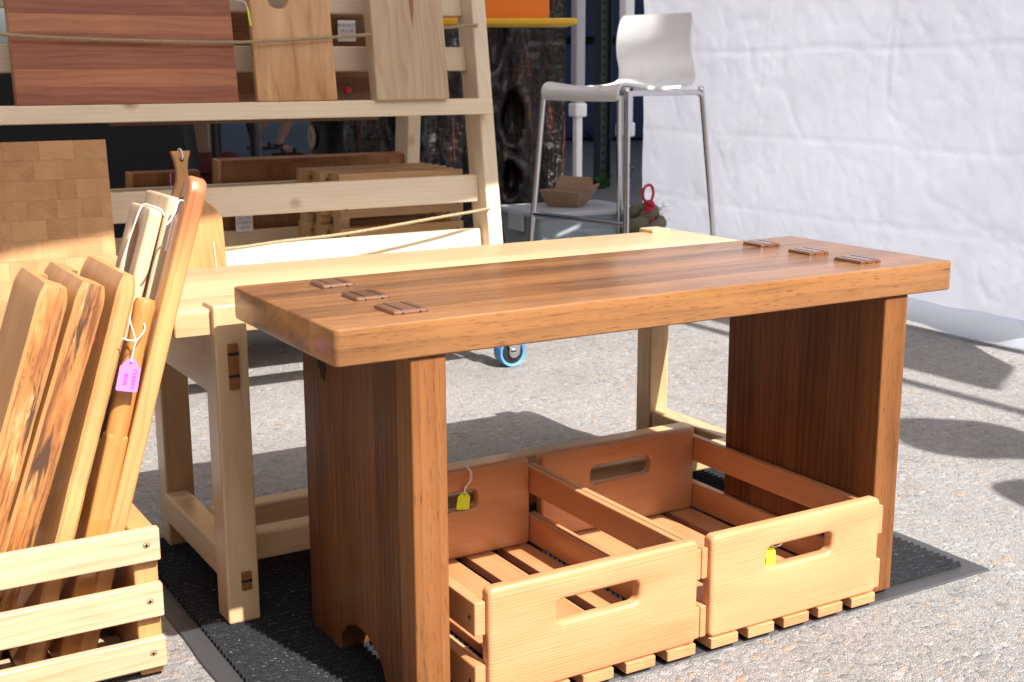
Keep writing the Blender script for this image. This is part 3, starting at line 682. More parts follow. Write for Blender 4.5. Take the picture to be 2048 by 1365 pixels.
def leaning(name, lab, cat, x, y, z, th, group=None): return thing(name, lab, cat, (x, y, z), (0, R(th), 0), group, local=True)
def live_board(lab, x, y, L_, T_, W_, th, tone, cove, seed):
    t = leaning('cutting_board', lab, 'cutting board', x, y, .0165+T_*math.sin(R(th)), th, 'thick cutting boards standing in the crate')
    bm = bmesh.new(); rk = random.Random(seed); nz = 46
    out = [(0, .004), (.0035, 0), (T_-.0035, 0), (T_, .004)]
    if cove: out += [(T_, W_*.26), (T_-.012, W_*.34), (T_-.0125, W_*.66), (T_, W_*.76)]
    out += [(T_, W_-.004), (T_-.0035, W_), (.0035, W_), (0, W_-.004)]
    rings = []
    for k in range(nz+1):
        z = L_*k/nz; q = []
        end = min(k, nz-k); ins = .004 if k == nz else (.0012 if k == nz-1 else 0)
        for (a_, b_) in out:
            yy = b_
            if b_ <= .0041:
                yy += .0035*noise.noise(Vector((a_*40, z*14, seed)))+.0016*noise.noise(Vector((a_*90, z*45, seed+3)))
            aa = a_ + (ins if a_ < T_/2 else -ins); yy = yy + (ins if b_ < W_/2 else -ins)
            q.append(bm.verts.new((aa, yy, z - (.0006 if k == nz-1 else 0))))
        rings.append(q)
    n = len(out)
    for A, B_ in zip(rings, rings[1:]):
        for i in range(n):
            f = bm.faces.new((A[i], A[(i+1) % n], B_[(i+1) % n], B_[i])); f.material_index = 1 if (i in (1,) and cove is not None) else 0
    bm.faces.new(rings[0][::-1]); bm.faces.new(rings[-1])
    emit('board', bm, [wood('alder', 'Z'), LIVE if seed < 30 else wood('alder', 'Z')], t, tone=tone, smooth=35)
    return t
a1 = live_board('live-edged cutting board in the crate, leftmost of the three thick ones', .101, 1.440, .474, .032, .155, 19.1, .03, True, 3)
a2 = live_board('live-edged cutting board with a red foot, middle of the three thick ones', .136, 1.440, .474, .032, .195, 19.8, .0, True, 11)
a3 = live_board('plain-edged cutting board, slimmer than the two live-edged ones beside it', .198, 1.440, .477, .0205, .190, 17.5, -.02, False, 40)
for bd, L_, T_ in ((a2, .41, .032), (a3, .425, .019)):
    emit('rubber_foot', lathe([(.0068, 0), (.0066, .004), (.0045, .0068), (.001, .0076)], 16, 'X', (T_, .030 if bd is a2 else .042, L_)), M['red'], bd, smooth=40)
# round handled paddle board
t = leaning('paddle_board', 'orange cherry paddle board with a turned round handle and magenta tag', 'cutting board', .2485, 1.4520, .018, 15.8)
pts = [(-.012, 0), (.115, 0), (.115, .18), (.06, .245), (.018, .275), (.012, .285), (-.012, .285)]
emit('blade', prism(pts, 'X', -.0125, .0125, .005, 3, 40), wood('honey', 'Z'), t, tone=.05)
emit('handle', lathe([(.0125, .272), (.0128, .30), (.0125, .345), (.0110, .385), (.0122, .425), (.0127, .437), (.0105, .4435), (.004, .445)], 22, 'Z', (0, 0, 0)), wood('honey', 'Z'), t, tone=.02, smooth=35)
# long paddle
t = leaning('paddle_board', 'tall dark-tipped paddle board leaning against the right end of the crate', 'cutting board', .2560, 1.4390, .018, 17.0)
pts = [(0, 0), (.14, 0), (.14, .24), (.12, .30), (.075, .345), (.045, .385), (.037, .45), (.040, .56), (.036, .583), (.022, .592), (.008, .588), (.002, .575), (.003, .45), (0, .30)]
emit('board', prism(pts, 'X', 0, .0205, .0038, 3, 25), wood('tipped', 'Z'), t, tone=-.05, smooth=35)
emit('hang_hole', lathe([(.0036, -.0003), (.0036, .0210)], 14, 'X', (0, .022, .562)), M['hole'], t)
emit('string', tube(smoothpath([(.012, .020, .561), (-.004, .018, .560), (-.008, .010, .548), (-.013, .004, .536), (-.016, .004, .53)], 5), .0010, 6), M['string'], t, smooth=True)
# two pale boards behind
t = leaning('cutting_board', 'pale maple board with a finger slot and a white string loop', 'cutting board', .2315, 1.515, .018, 17.6)
bm = slot_panel(.092, .550, .0165, .008, (.002, .190, .040, .130, .0198), .003, .004)
bmesh.ops.rotate(bm, verts=bm.verts, cent=(0, 0, 0), matrix=Matrix.Rotation(R(90), 3, 'Z')); bmesh.ops.translate(bm, verts=bm.verts, vec=(.0165, .046, .275))
emit('board', bm, wood('maple', 'Z'), t, tone=-.12, smooth=30)
emit('string', tube(smoothpath([(-.001, .042, .455), (-.006, .036, .49), (-.005, .031, .530), (-.002, .028, .5505), (.004, .016, .5520), (.012, .004, .5512), (.018, -.001, .545)], 6), .0010, 6), M['string'], t, smooth=True)
t = leaning('cutting_board', 'pale maple board between the slotted board and the tall paddle', 'cutting board', .2635, 1.512, .018, 16.2)
emit('board', bevel(bbox(0, .0160, 0, .105, 0, .560, 0), .0038, 3), wood('maple', 'Z'), t, tone=-.22, smooth=30)
emit('painted_highlight', bbox(.009, .0135, -.0006, .0002, .495, .535, 0), M['paper'], t)  # white strip painted as a bright highlight on the front edge

# ------------------------------------------------------------------ display rack (A-frame on castors)
RK = thing('display_rack', 'pale pine A-frame display rack on blue castors, ropes strung across its shelves', 'display rack', (.9, 2.7, 0))
LE = .142
def post(x0, x1, y_at0, lean, d, z0, z1, tn):
    pts = [(y_at0+lean*z0, z0), (y_at0+d+lean*z0, z0), (y_at0+d+lean*z1, z1), (y_at0+lean*z1, z1)]
    return emit('post', prism(pts, 'X', x0, x1, .003, 2), wood('pine', 'Z'), RK, tone=tn)
post(1.502, 1.540, 2.607, LE, .078, .115, 1.25, -.18); post(.215, .253, 2.607, LE, .078, .115, 1.25, -.1)
post(1.512, 1.550, 3.16, -.10, .078, .115, 1.25, -.05); post(.215, .253, 3.16, -.10, .078, .115, 1.25, 0)
def rail(nm, x0, x1, yf, d, z0, z1, tn, lean=LE):
    pts = [(yf+lean*z0, z0), (yf+d+lean*z0, z0-.002), (yf+d+lean*z1, z1), (yf+lean*z1, z1)]
    return emit(nm, prism(pts, 'X', x0, x1, .0015, 1), wood('pine', 'X'), RK, tone=tn)
rail('shelf_lip', .20, 1.516, 2.560, .040, .600, .6355, -.14, .15)
for z0, z1, yo in ((.390, .4535, .035), (.262, .325, .035), (.700, .755, .050), (.828, .885, .050), (.955, 1.01, .05)):
    rail('slat', .2535, 1.5015, 2.607+yo, .019, z0, z1, -.16 if z0 != .262 else -.30)
for z0, z1 in ((.373, .425), (.255, .304)): rail('slat', .2535, 1.5115, 3.155, .019, z0, z1, -.08, -.10)
box('shelf_board', .2535, 1.5015, 2.70, 3.14, .205, .224, wood('pine', 'X'), RK, .002, 0)
box('shelf_board', .2535, 1.5015, 2.700, 2.780, .606, .624, wood('pine', 'X'), RK, .002, 0)
box('shelf_board', .2535, 1.5115, 3.155, 3.235, .192, .2095, wood('pine', 'X'), RK, .002, 0)
box('shelf_board', .2535, 1.5015, 2.560, 2.640, .170, .1868, wood('pine', 'X'), RK, .002, 0)
def rope(pts, r=.0036):
    P = smoothpath(pts, 14); bm = bmesh.new(); dense = []
    for a_, b_ in zip(P, P[1:]):
        for k in range(5): dense.append(a_+(b_-a_)*k/5)
    for ph in (0, 2.094, 4.189):
        q = []; s = 0; last = dense[0]
        for p in dense:
            s += (p-last).length; last = p; an = ph+s/.0030*.9
            q.append(p+Vector((0, math.cos(an), math.sin(an)))*r*.52)
        tube(q, r*.56, 5, bm=bm)
    for k in range(140):
        p = random.choice(dense); d = Vector((random.uniform(-1, 1), random.uniform(-1, .2), random.uniform(-1, 1))).normalized()
        tube([p, p+d*r*1.4, p+d*r*random.uniform(1.7, 2.6)+Vector((.003, 0, 0))], .00022, 3, bm=bm)
    return emit('rope', bm, M['rope'], RK, smooth=True)
rope([(.2, 2.665, .79), (.432, 2.655, .771), (.619, 2.660, .763), (.896, 2.660, .760), (1.099, 2.664, .771), (1.28, 2.668, .785), (1.473, 2.685, .803), (1.506, 2.72, .805)])
rope([(.2, 2.56, .36), (.387, 2.592, .345), (.555, 2.592, .334), (.822, 2.602, .333), (.955, 2.606, .340), (1.118, 2.615, .346), (1.343, 2.628, .365), (1.473, 2.645, .374), (1.508, 2.66, .376)])
for x, y in ((1.521, 2.60), (.234, 2.60), (1.531, 3.17), (.234, 3.17)):
    cs = emit('castor', bbox(x-.030, x+.030, y-.03, y+.035, .108, .1145, .002), M['zinc'], RK); yw = y-.012 if x > 1 else y
    hx = .017
    q = emit('tyre', lathe([(.029, -hx*.8), (.0355, -hx), (.0365, -hx*.7), (.037, 0), (.0365, hx*.7), (.0355, hx), (.029, hx*.8)], 30, 'Y', (x, yw, .0375)), M['tyre'], cs, smooth=35)
    emit('rim', lathe([(.026, -.0155), (.0285, -.0145), (.0285, .0145), (.026, .0155)], 26, 'Y', (x, yw, .0375)), M['blackp'], cs, smooth=35)
    bm = bmesh.new()
    for s in (-1, 1):
        yy = yw+s*.0205
        rename_add(bm, prism([(x-.026, .109), (x+.026, .109), (x+.014, .032), (x+.008, .026), (x-.002, .026), (x-.010, .034)], 'Y', yy-.0015, yy+.0015))
    emit('fork', bm, M['zinc'], cs)
    emit('axle', lathe([(.006, -.027), (.0105, -.0245), (.0105, -.0225), (.0135, -.0222), (.0135, .0222), (.006, .026)], 18, 'Y', (x, yw, .0375)), M['steel'], cs, smooth=35)

# boards on the rack ------------------------------------------------
def lean_back(name, lab, cat, x, y, z, lean=8.1, group='cutting boards leaning on the rack'): return thing(name, lab, cat, (x, y, z), (R(-lean), 0, 0), group, local=True)
# end-grain block, lower left
t = lean_back('cutting_board', 'large pale end-grain butcher block leaning on the lower shelf at the left', 'cutting board', .20, 2.573, .1885, 6.0)
rk = random.Random(21); z = 0; row = 0; W_ = .405; H_ = .3825; Tk = .038; rh = .0384
while z < H_-.01:
    x = -rk.uniform(0, .05) if row % 2 else -rk.uniform(.01, .03); z1 = min(z+rh, H_)
    while x < W_:
        w_ = rk.choice((.036, .048, .056, .066, .074)); x0 = max(0, x); x1 = min(W_, x+w_)
        if W_-x1 < .02: x1 = W_
        if x1-x0 > .006:
            b_ = .0004
            emit('block', bevel(bbox(x0+.00006, x1-.00006, rk.uniform(0, .00012), Tk, z+.00006, z1-.00006, 0), b_, 1), wood('pale_end', 'Y'), t, tone=rk.uniform(-.25, .28))
        x = x1 if x1 >= W_ else x+w_
    z = z1; row += 1
# reddish striped board, upper left
t = lean_back('cutting_board', 'large reddish cherry board of horizontal strips on the upper shelf', 'cutting board', .452, 2.657, .6365, 8.2)
z = 0
for k, (h_, tn) in enumerate(((.034, .42), (.036, -.22), (.036, .45), (.035, .12), (.037, -.18), (.036, .40), (.036, -.25), (.036, .4), (.030, -.1))):
    emit('strip', bevel(bbox(0, .446, 0, .030, z, z+h_-.00005, 0), .0002, 1), wood('cherry', 'X'), t, tone=tn); z += h_
# holed board
t = lean_back('cutting_board', 'tan figured board with a round finger hole and a lime tag on the upper shelf', 'cutting board', .941, 2.659, .6365, 8.2)
bm = slot_panel(.184, .30, .018, .006, (-.027, .068, .046, .040, .0199), .003, .003); bmesh.ops.translate(bm, verts=bm.verts, vec=(.092, 0, .150))
emit('board', bm, wood('figured', 'Z'), t, tone=-.05, smooth=30)
t = thing('price_tag', 'lime green price tag hanging at the left edge of the holed board', 'price tag', (.926, 2.648, .8125), (R(-8), 0, R(62)), local=True)
emit('card', prism([(-.011, -.019), (.011, -.019), (.011, .011), (.004, .020), (-.004, .020), (-.011, .011)], 'Y', 0, .0006), M['lime'], t)
emit('string', tube(smoothpath([(0, 0, .016), (.004, .004, .028), (.016, .012, .034), (.04, .03, .040)], 5), .0010, 6), M['string'], t, smooth=True)
# slit board
t = lean_back('cutting_board', 'thick pale maple board with a dark teardrop slit on the upper shelf', 'cutting board', 1.212, 2.640, .6365, 8.2)
emit('board', bevel(bbox(0, .182, 0, .040, 0, .30, 0), .003, 2), wood('maple', 'Z'), t, tone=-.02)
pts = [(.1020, .160), (.1065, .20), (.109, .24), (.105, .285), (.099, .285), (.0955, .24), (.099, .19)]
emit('slit', prism(pts, 'Y', -.0004, .002), wood('brown_end', 'Z'), t, tone=.1)
# bare brown boards behind the upper slats
t = lean_back('cutting_board', 'dark brown striped walnut board seen through the gaps of the upper slats', 'cutting board', .70, 2.96, .58, -5)
z = 0
for tn in (.05, -.25, .2, -.1, .1, -.3, .15, 0):
    emit('strip', bbox(0, .66, 0, .03, z, z+.0348, .0005, 1), wood('walnut_dark', 'X'), t, tone=tn-.15); z += .035
emit('rubber_foot', lathe([(.0085, 0), (.0085, -.006), (.006, -.010), (.003, -.0104)], 18, 'Y', (.575, 0, .075)), M['red'], t, smooth=40)
def price_card(lab, c, w_, h_, rows, rz=0):
    t = thing('price_card', lab, 'price card', c, (0, 0, rz), local=True); emit('card', bbox(-w_/2, w_/2, 0, .0006, -h_/2, h_/2, 0), M['paper'], t)
    for i, s in enumerate(rows): text_mesh(s, h_/(len(rows)+1.4)*1.0, M['ink'], 'lettering', t, (0, -.0004, h_/2-(i+.9)*h_/(len(rows)+.8)), (R(90), 0, 0))
price_card('white price card with blue writing beside the slit board', (1.268, 2.93, .795), .046, .050, ('WALNUT', '14 x 18', '95.00'))
# lower shelf: paddle with flared handle
t = lean_back('paddle_board', 'tan paddle board with a flared handle leaning on the lower slat', 'cutting board', .755, 2.582, .1885, 5.0)
hp = [(0.013, 0.2928), (0.011, 0.3158), (0.0135, 0.3338), (0.02, 0.3538), (-0.02, 0.3538), (-0.0135, 0.3338), (-0.011, 0.3158), (-0.013, 0.2928), (-0.024, 0.2658), (-0.062, 0.2338), (-0.076, 0.2128), (-0.08, 0), (0.08, 0), (0.076, 0.2128), (0.062, 0.2338), (0.024, 0.2658)]
emit('board', prism(hp, 'Y', 0, .017, .002, 2, 20), wood('alder', 'Z'), t, tone=.05, smooth=30)
emit('hang_hole', lathe([(.0042, -.0004), (.0042, .018)], 14, 'Y', (0, 0, .336)), M['hole'], t)
emit('string', tube(smoothpath([(0, -.001, .336), (.001, -.006, .344), (-.001, -.003, .356), (-.003, .006, .3575), (-.004, .018, .348)], 5), .0014, 6), M['string'], t, smooth=True)
emit('hang_string', tube(smoothpath([(.052, -.004, .163), (.053, -.004, .128), (.054, -.004, .088)], 4), .0007, 5), M['string'], t, smooth=True)
t = thing('price_tag', 'small magenta tag edge showing at the flared paddle handle', 'price tag', (.727, 2.60, .478), (0, R(6), R(75)), local=True)
emit('card', prism([(-.010, -.017), (.010, -.017), (.010, .010), (.003, .018), (-.003, .018), (-.010, .010)], 'Y', 0, .0006), M['magenta'], t)
# end-grain boards standing at the back of the shelf
def end_board(lab, x0, w_, y, ztop, h_, th, tn, sp='brown_end', rows=None, lean=-4):
    t = lean_back('cutting_board', lab, 'cutting board', x0, y, ztop-h_, lean); rk = random.Random(int(x0*1000)); z = 0
    fr = .010; emit('edge_strip', bbox(0, fr, 0, th, 0, h_, .001, 1), wood('alder', 'Z'), t, tone=0)
    while z < h_-.005:
        x = fr+.0002; z1 = min(h_, z+.052)
        while x < w_-.001:
            ww = rk.uniform(.040, .075); x1 = min(w_, x+ww)
            if w_-x1 < .015: x1 = w_
            emit('block', bbox(x, x1-.0003, 0, th, z, z1-.0003, .0004, 1), wood(sp, 'Z'), t, tone=tn+rk.uniform(-.15, .15)); x = x1
        z = z1
    return t
end_board('long brown end-grain board standing at the back of the lower shelf', .995, .530, 3.158, .4830, .2725, .042, -.05, lean=-5.7)
end_board('small brown board behind the flared paddle handle', .775, .175, 3.158, .4600, .2495, .035, .15, 'brown_end', lean=-5.7)
t = bpy.data.objects['cutting_board']
price_card('white price card propped against the brown end-grain board on the lower shelf', (1.052, 3.117, .330), .045, .056, ('END GRAIN', '12 x 20', 'CHERRY', '140.00'))
# stacked slatted crates on the rack shelf
def nested_crate(lab, x0, x1, yf, d, z1, n, tn):
    t = thing('slatted_crate', lab, 'crate', ((x0+x1)/2, yf, .2245), group='slatted crates stacked on the rack')
    zs = [z1-.040, z1-.104, z1-.168]
    for z0 in zs:
        if z0 < .226: continue
        s_ = box('slat', x0, x1, yf, yf+.012, z0, z0+.040, wood('birch', 'X'), t, .0015, tn+.25)
        for xx in (x0+.016, x1-.016): screw(s_, (xx, yf, z0+.021), 'Y', .0042)
        box('slat', x0, x1, yf+d-.012, yf+d, z0, z0+.040, wood('alder', 'X'), t, .0015, tn)
    for xa in (x0+.001, x1-.029): box('side_board', xa, xa+.028, yf+.0122, yf+d-.0122, .2255, z1-.002, wood('birch', 'Z'), t, .002, tn+.25)
nested_crate('alder slatted crate at the front of the stack beside the rack post', 1.178, 1.508, 2.792, .060, .462, 3, -.14)
nested_crate('alder slatted crate behind another at the right end of the rack shelf', 1.158, 1.498, 2.860, .052, .466, 3, -.06)
nested_crate('alder slatted crate at the back of the stack beside the rack post', 1.140, 1.488, 2.920, .050, .468, 3, -.02)

# ------------------------------------------------------------------ bar stool
S = thing('bar_stool', 'white plastic bar stool with a chrome frame before the tarpaulin', 'bar stool', (2.33, 3.27, 0), (0, 0, R(-78.6)), local=True)
prof = [(-.205, .612), (-.212, .632), (-.204, .652), (-.180, .661), (-.12, .656), (-.04, .648), (.05, .648), (.12, .652), (.160, .660), (.182, .678), (.188, .705), (.182, .745), (.178, .79), (.185, .83), (.198, .870)]
Pp = smoothpath([(0, a_*.88-.004, b_) for a_, b_ in prof], 5); bm = bmesh.new(); nxs = 14; rows = []
n = len(Pp)
for side in (0, 1):
    R2 = []
    for i, p in enumerate(Pp):
        a_ = Pp[max(0, i-1)]; b_ = Pp[min(n-1, i+1)]; tn = (b_-a_).normalized(); nr = Vector((0, -tn.z, tn.y))
        s = i/(n-1); hw = .160 if s < .55 else .160-.010*(s-.55)/.45
        hw -= .012*max(0, 1-i/5)**2 + .012*max(0, 1-(n-1-i)/4)**2
        row = []
        for k in range(nxs+1):
            u = -1+2*k/nxs; dish = -.014*(1-u*u)*(1 if .12 < s < .55 else max(0, 1-abs(s-.3)*3)) if s < .6 else .0
            back = .018*(u*u)*(-1 if s > .62 else 0)*min(1, (s-.62)*6 if s > .62 else 0)
            q = p+Vector((u*hw, back, dish)); q = q + nr*(.0045 if side else -.0045); row.append(bm.verts.new(q))
        R2.append(row)
    rows.append(R2)
A, B_ = rows
for i in range(n-1):
    for k in range(nxs):
        bm.faces.new((A[i][k], A[i][k+1], A[i+1][k+1], A[i+1][k])); bm.faces.new((B_[i][k], B_[i+1][k], B_[i+1][k+1], B_[i][k+1]))
for i in range(n-1):
    for k in (0, nxs): bm.faces.new((A[i][k], A[i+1][k], B_[i+1][k], B_[i][k]))
for k in range(nxs):
    for i in (0, n-1): bm.faces.new((A[i][k], A[i][k+1], B_[i][k+1], B_[i][k]))
emit('seat_shell', bm, M['stool'], S, smooth=50)
for s in (-1, 1):
    emit('leg_frame', tube(smoothpath([(s*.215, -.205, 0), (s*.178, -.172, .60), (s*.176, -.168, .622), (s*.174, -.145, .633), (s*.172, .0, .632), (s*.172, .140, .632), (s*.174, .163, .622), (s*.177, .170, .60), (s*.215, .225, 0)], 6), .0086, 14), M['steel'], S, smooth=True)
    for yy in (-.205, .225): emit('foot_cap', lathe([(.012, .0005), (.012, .02), (.010, .024)], 14, 'Z', (s*.215, yy, 0)), M['blackp'], S, smooth=40)
emit('foot_rest', tube([(-.199, -.190, .255), (.199, -.190, .255)], .0085, 14), M['steel'], S, smooth=40)
for yy in (-.10, .10): emit('cross_bar', tube([(-.172, yy, .632), (.172, yy, .632)], .007, 10), M['steel'], S, smooth=40)
for sx in (-.12, .12):
    for yy in (-.10, .10): emit('mount', lathe([(.012, .636), (.012, .650)], 12, 'Z', (sx, yy, 0)), M['blackp'], S)

# ------------------------------------------------------------------ storage bin with parcels, carton, rope ball
t = thing('storage_bin', 'clear plastic storage bin with lid behind the bar stool', 'storage bin', (2.405, 3.68, 0), (0, 0, R(-4)), local=True)
bm = bmesh.new(); lo = rrect(.36, .26, .015); hi = rrect(.395, .295, .018); a_ = [bm.verts.new((*p, .004)) for p in lo]; b_ = [bm.verts.new((*p, .222)) for p in hi]
lo2 = rrect(.352, .252, .012); hi2 = rrect(.387, .287, .015); c_ = [bm.verts.new((*p, .008)) for p in lo2]; d_ = [bm.verts.new((*p, .222)) for p in hi2]
m = len(lo)
for i in range(m):
    j = (i+1) % m; bm.faces.new((a_[i], a_[j], b_[j], b_[i])); bm.faces.new((c_[i], d_[i], d_[j], c_[j])); bm.faces.new((b_[i], b_[j], d_[j], d_[i]))
bm.faces.new(a_[::-1]); bm.faces.new(c_); emit('tub', bm, M['bin'], t, smooth=40)
bm = prism(rrect(.42, .32, .010), 'Z', .2225, .240, .005, 2); emit('lid', bm, M['lid'], t)
for s in (-1, 1): emit('latch', bbox(s*.206-.007, s*.206+.007, -.05, .05, .17, .232, .003), M['lid'], t)
for x0, x1, y0, y1, z1, m_, lab in ((-.165, -.10, -.12, .06, .12, 'redstuff', 'red parcel lying inside the clear storage bin'), (-.085, .02, -.12, .05, .15, 'greystuff', 'blue grey parcel inside the clear storage bin'),
    (.03, .165, -.12, .08, .10, 'beige', 'beige parcel inside the clear storage bin'), (-.165, -.09, .075, .115, .17, 'maroon', 'maroon bundle at the back of the clear storage bin')):
    q = thing('parcel', lab, 'parcel', (2.405, 3.68, .009), (0, 0, R(-4)), local=True); emit('wrapping', bbox(x0, x1, y0, y1, 0, z1, .008), M[m_], q); emit('tape', bbox((x0+x1)/2-.01, (x0+x1)/2+.01, y0-.0006, y1+.0006, -.0002, z1+.0006, 0), M['card'], q)
t = thing('carton', 'open brown cardboard carton with raised flaps on the clear bin', 'carton', (2.405, 3.70, .2405), (0, 0, R(38)), local=True); t.scale = (.60, .60, .86)
def tray(bm, pts_lo, pts_hi):
    for s in range(4):
        p = [Vector(x) for x in (pts_lo[s], pts_lo[(s+1) % 4], pts_hi[(s+1) % 4], pts_hi[s])]; nrm = (p[1]-p[0]).cross(p[3]-p[0]).normalized()*.002
        vs = [bm.verts.new(x+nrm) for x in p]+[bm.verts.new(x-nrm) for x in p]
        for f in ((0, 1, 2, 3), (7, 6, 5, 4), (0, 4, 5, 1), (1, 5, 6, 2), (2, 6, 7, 3), (3, 7, 4, 0)): bm.faces.new([vs[i] for i in f])
bm = bmesh.new(); tray(bm, [(-.085, -.085, .002), (.085, -.085, .002), (.085, .085, .002), (-.085, .085, .002)], [(-.13, -.115, .062), (.120, -.125, .045), (.125, .115, .062), (-.13, .12, .07)])
rename_add(bm, bbox(-.085, .085, -.085, .085, 0, .004, 0)); emit('tray', bm, M['card'], t)
bm = bmesh.new(); P4 = [(-.13, -.1165, .063), (.120, -.1265, .046), (.128, -.155, .085), (-.115, -.150, .080)]
tray(bm, [P4[0], P4[1], (.120, -.1285, .0465), (-.13, -.1185, .0635)], [P4[3], P4[2], (.128, -.157, .0855), (-.115, -.152, .0805)]); emit('flap', bm, M['card'], t)
bm = bmesh.new(); tray(bm, [(.1215, -.125, .046), (.1265, .115, .063), (.1285, .115, .0635), (.1235, -.125, .0465)], [(.158, -.10, .105), (.165, .10, .11), (.167, .10, .1105), (.160, -.10, .1055)]); emit('flap', bm, M['card'], t)
RB = thing('rope_knot', 'large knotted ball of olive rope with a red cord loop by the tarpaulin', 'rope knot', (2.55, 3.44, 0))
bm = bmesh.new(); cx, cy = 2.55, 3.44
rk = random.Random(9)
for lev, (z, rad, nk) in enumerate(((.035, .050, 5), (.088, .050, 5), (.142, .048, 5), (.192, .042, 4), (.232, .026, 3))):
    for k in range(nk):
        a0 = 2*math.pi*k/nk+lev*.6; P = []
        for s in range(7):
            a_ = a0+(s/6-.5)*1.9; rr_ = 1.22*rad*(.78+.30*math.sin(math.pi*s/6)); P.append((cx+rr_*math.cos(a_), cy+rr_*math.sin(a_), z+(s/6-.5)*.045))
        tube(P, [.012, .021, .024, .025, .024, .021, .012], 10, bm=bm)
emit('rope_ball', bm, M['olive'], RB, smooth=True)
bm = bmesh.new()
tube(smoothpath([(cx+.004, cy-.058, .12), (cx-.004, cy-.060, .18), (cx-.012, cy-.045, .235), (cx-.02, cy-.04, .262), (cx-.036, cy-.035, .292), (cx-.024, cy-.03, .322), (cx, cy-.03, .325), (cx+.006, cy-.035, .30), (cx-.008, cy-.04, .268), (cx-.016, cy-.042, .245)], 7), .0048, 8, bm=bm)
for k in range(3): tube([(cx-.014+.016*math.cos(q*.7+k), cy-.042+.012*math.sin(q*.7+k), .245+k*.012+.006*math.sin(q)) for q in range(10)], .0045, 7, bm=bm)
emit('red_cord', bm, M['redrope'], RB, smooth=True)
bm = bmesh.new()
for k in range(160):
    p = Vector((cx+rk.uniform(-.05, .05), cy+rk.uniform(-.05, .02), rk.uniform(.19, .25))); d = Vector((rk.uniform(-1, 1), rk.uniform(-1, 1), rk.uniform(.1, 1))).normalized()*rk.uniform(.02, .045)
    tube([p, p+d*.5+Vector((0, 0, .006)), p+d], .0004, 3, bm=bm)
o = emit('frayed_fibre', bm, M['fray'], RB); o['kind'] = 'stuff'

# ------------------------------------------------------------------ dark carved slab, yellow shelf, black table, drum, folding table
t = thing('carved_panel', 'tall dark varnished slab of carved wood with oval hollows behind the rack', 'wood panel', (2.5, 4.30, 0), (0, 0, R(-33)), local=True)
bm = bmesh.new(); nx, nz = 70, 130; G = []
hol = [(.030, .285, .050, .085), (.038, .52, .056, .115), (-.045, .83, .075, .16), (.03, .05, .055, .11), (-.36, .45, .06, .12), (-.30, .80, .06, .13)]
for i in range(nx+1):
    row = []
    for j in range(nz+1):
        x = -.62+.86*i/nx; z = 1.55*j/nz; y = .03*noise.noise(Vector((x*14, z*2.2, 0)))+.012*noise.noise(Vector((x*40, z*9, 3)))-.02*abs(noise.noise(Vector((x*9, z*1.2, 8))))
        for hx, hz, rx, rz in hol:
            d = math.sqrt(((x-hx)/rx/.8)**2+((z-hz)/rz)**2)*(1+.35*noise.noise(Vector((x*22, z*12, hz*9)))); y += .055*max(0, 1-d*d) - .03*math.exp(-((d-1.1)/.16)**2)
        for zz in (.40, .70, .79): y -= (.008 if x > .10 else 0)*math.exp(-((z-zz)/.006)**2)
        row.append(bm.verts.new((x, y, z)))
    G.append(row)
for i in range(nx):
    for j in range(nz): bm.faces.new((G[i][j], G[i+1][j], G[i+1][j+1], G[i][j+1]))
emit('carved_face', bm, M['carved'], t, smooth=True)
emit('backing', bbox(-.62, .24, .10, .14, 0, 1.55, .01), M['carved'], t)
t = thing('shelf', 'yellow shelf board sticking out beside the rack post', 'shelf', (1.70, 3.02, 0), (0, 0, R(-27)), local=True)
emit('board', bbox(-.28, .245, -.03, .22, .8185, .8345, .005), M['yellow'], t)
emit('bracket', bbox(-.26, -.24, .0, .20, .60, .818, .002), M['yellow'], t)
t = thing('sign_board', 'plain orange board standing on the yellow shelf', 'board', (1.70, 3.02, .835), (0, 0, R(-27)), local=True)
emit('panel', bbox(-.27, .175, .02, .035, .0005, .30, .002), M['orange'], t); emit('base', bbox(-.2, .1, .0355, .10, .0005, .02, .002), M['orange'], t)
t = thing('draped_table', 'table covered to the ground with black cloth behind the rack', 'table', (.50, 4.60, 0), (0, 0, R(-20)), local=True)
bm = bmesh.new(); nn = 60; rings = []
for zi in range(7):
    z = .74*zi/6; q = []
    for k, p in enumerate(rrect(1.62+.10*(1-z/.74), .62+.10*(1-z/.74), .05, 0, 0, 14)):
        wv = .018*(1-z/.74)*math.sin(k*1.9); r_ = Vector((p[0], p[1], 0)); r_ *= 1+wv; q.append(bm.verts.new((r_.x, r_.y, z+.003)))
    rings.append(q)
for A, B_ in zip(rings, rings[1:]):
    for k in range(len(A)): bm.faces.new((A[k], A[(k+1) % len(A)], B_[(k+1) % len(A)], B_[k]))
bm.faces.new(rings[-1]); emit('table_cloth', bm, M['cloth'], t, smooth=50)
for sx in (-.7, .7):
    for sy in (-.24, .24): emit('leg', bbox(sx-.015, sx+.015, sy-.015, sy+.015, 0, .73, .002), M['blackp'], t)
t = thing('folding_table', 'black folding table on crossed legs behind the rack', 'table', (1.87, 5.40, 0), (0, 0, R(-19.0)), local=True)
emit('table_top', bbox(-.55, .20, -.28, .28, .735, .76, .006), M['blackp'], t)
for x in (-.148, .012, -.52):
    emit('leg', tube([(x, -.22, 0), (x, -.22, .735)], .018, 10), M['blackp'], t, smooth=40); emit('leg', tube([(x, .22, 0), (x, .22, .735)], .018, 10), M['blackp'], t, smooth=40)
emit('brace', tube([(-.148, -.22, .40), (-.068, -.22, .735)], .011, 8), M['blackp'], t); emit('brace', tube([(.012, -.22, .40), (-.068, -.22, .735)], .011, 8), M['blackp'], t)
t = thing('cushion', 'maroon cushion lying on a crate under the folding table', 'cushion', (1.745, 5.45, .205), (0, 0, R(-19)), local=True)
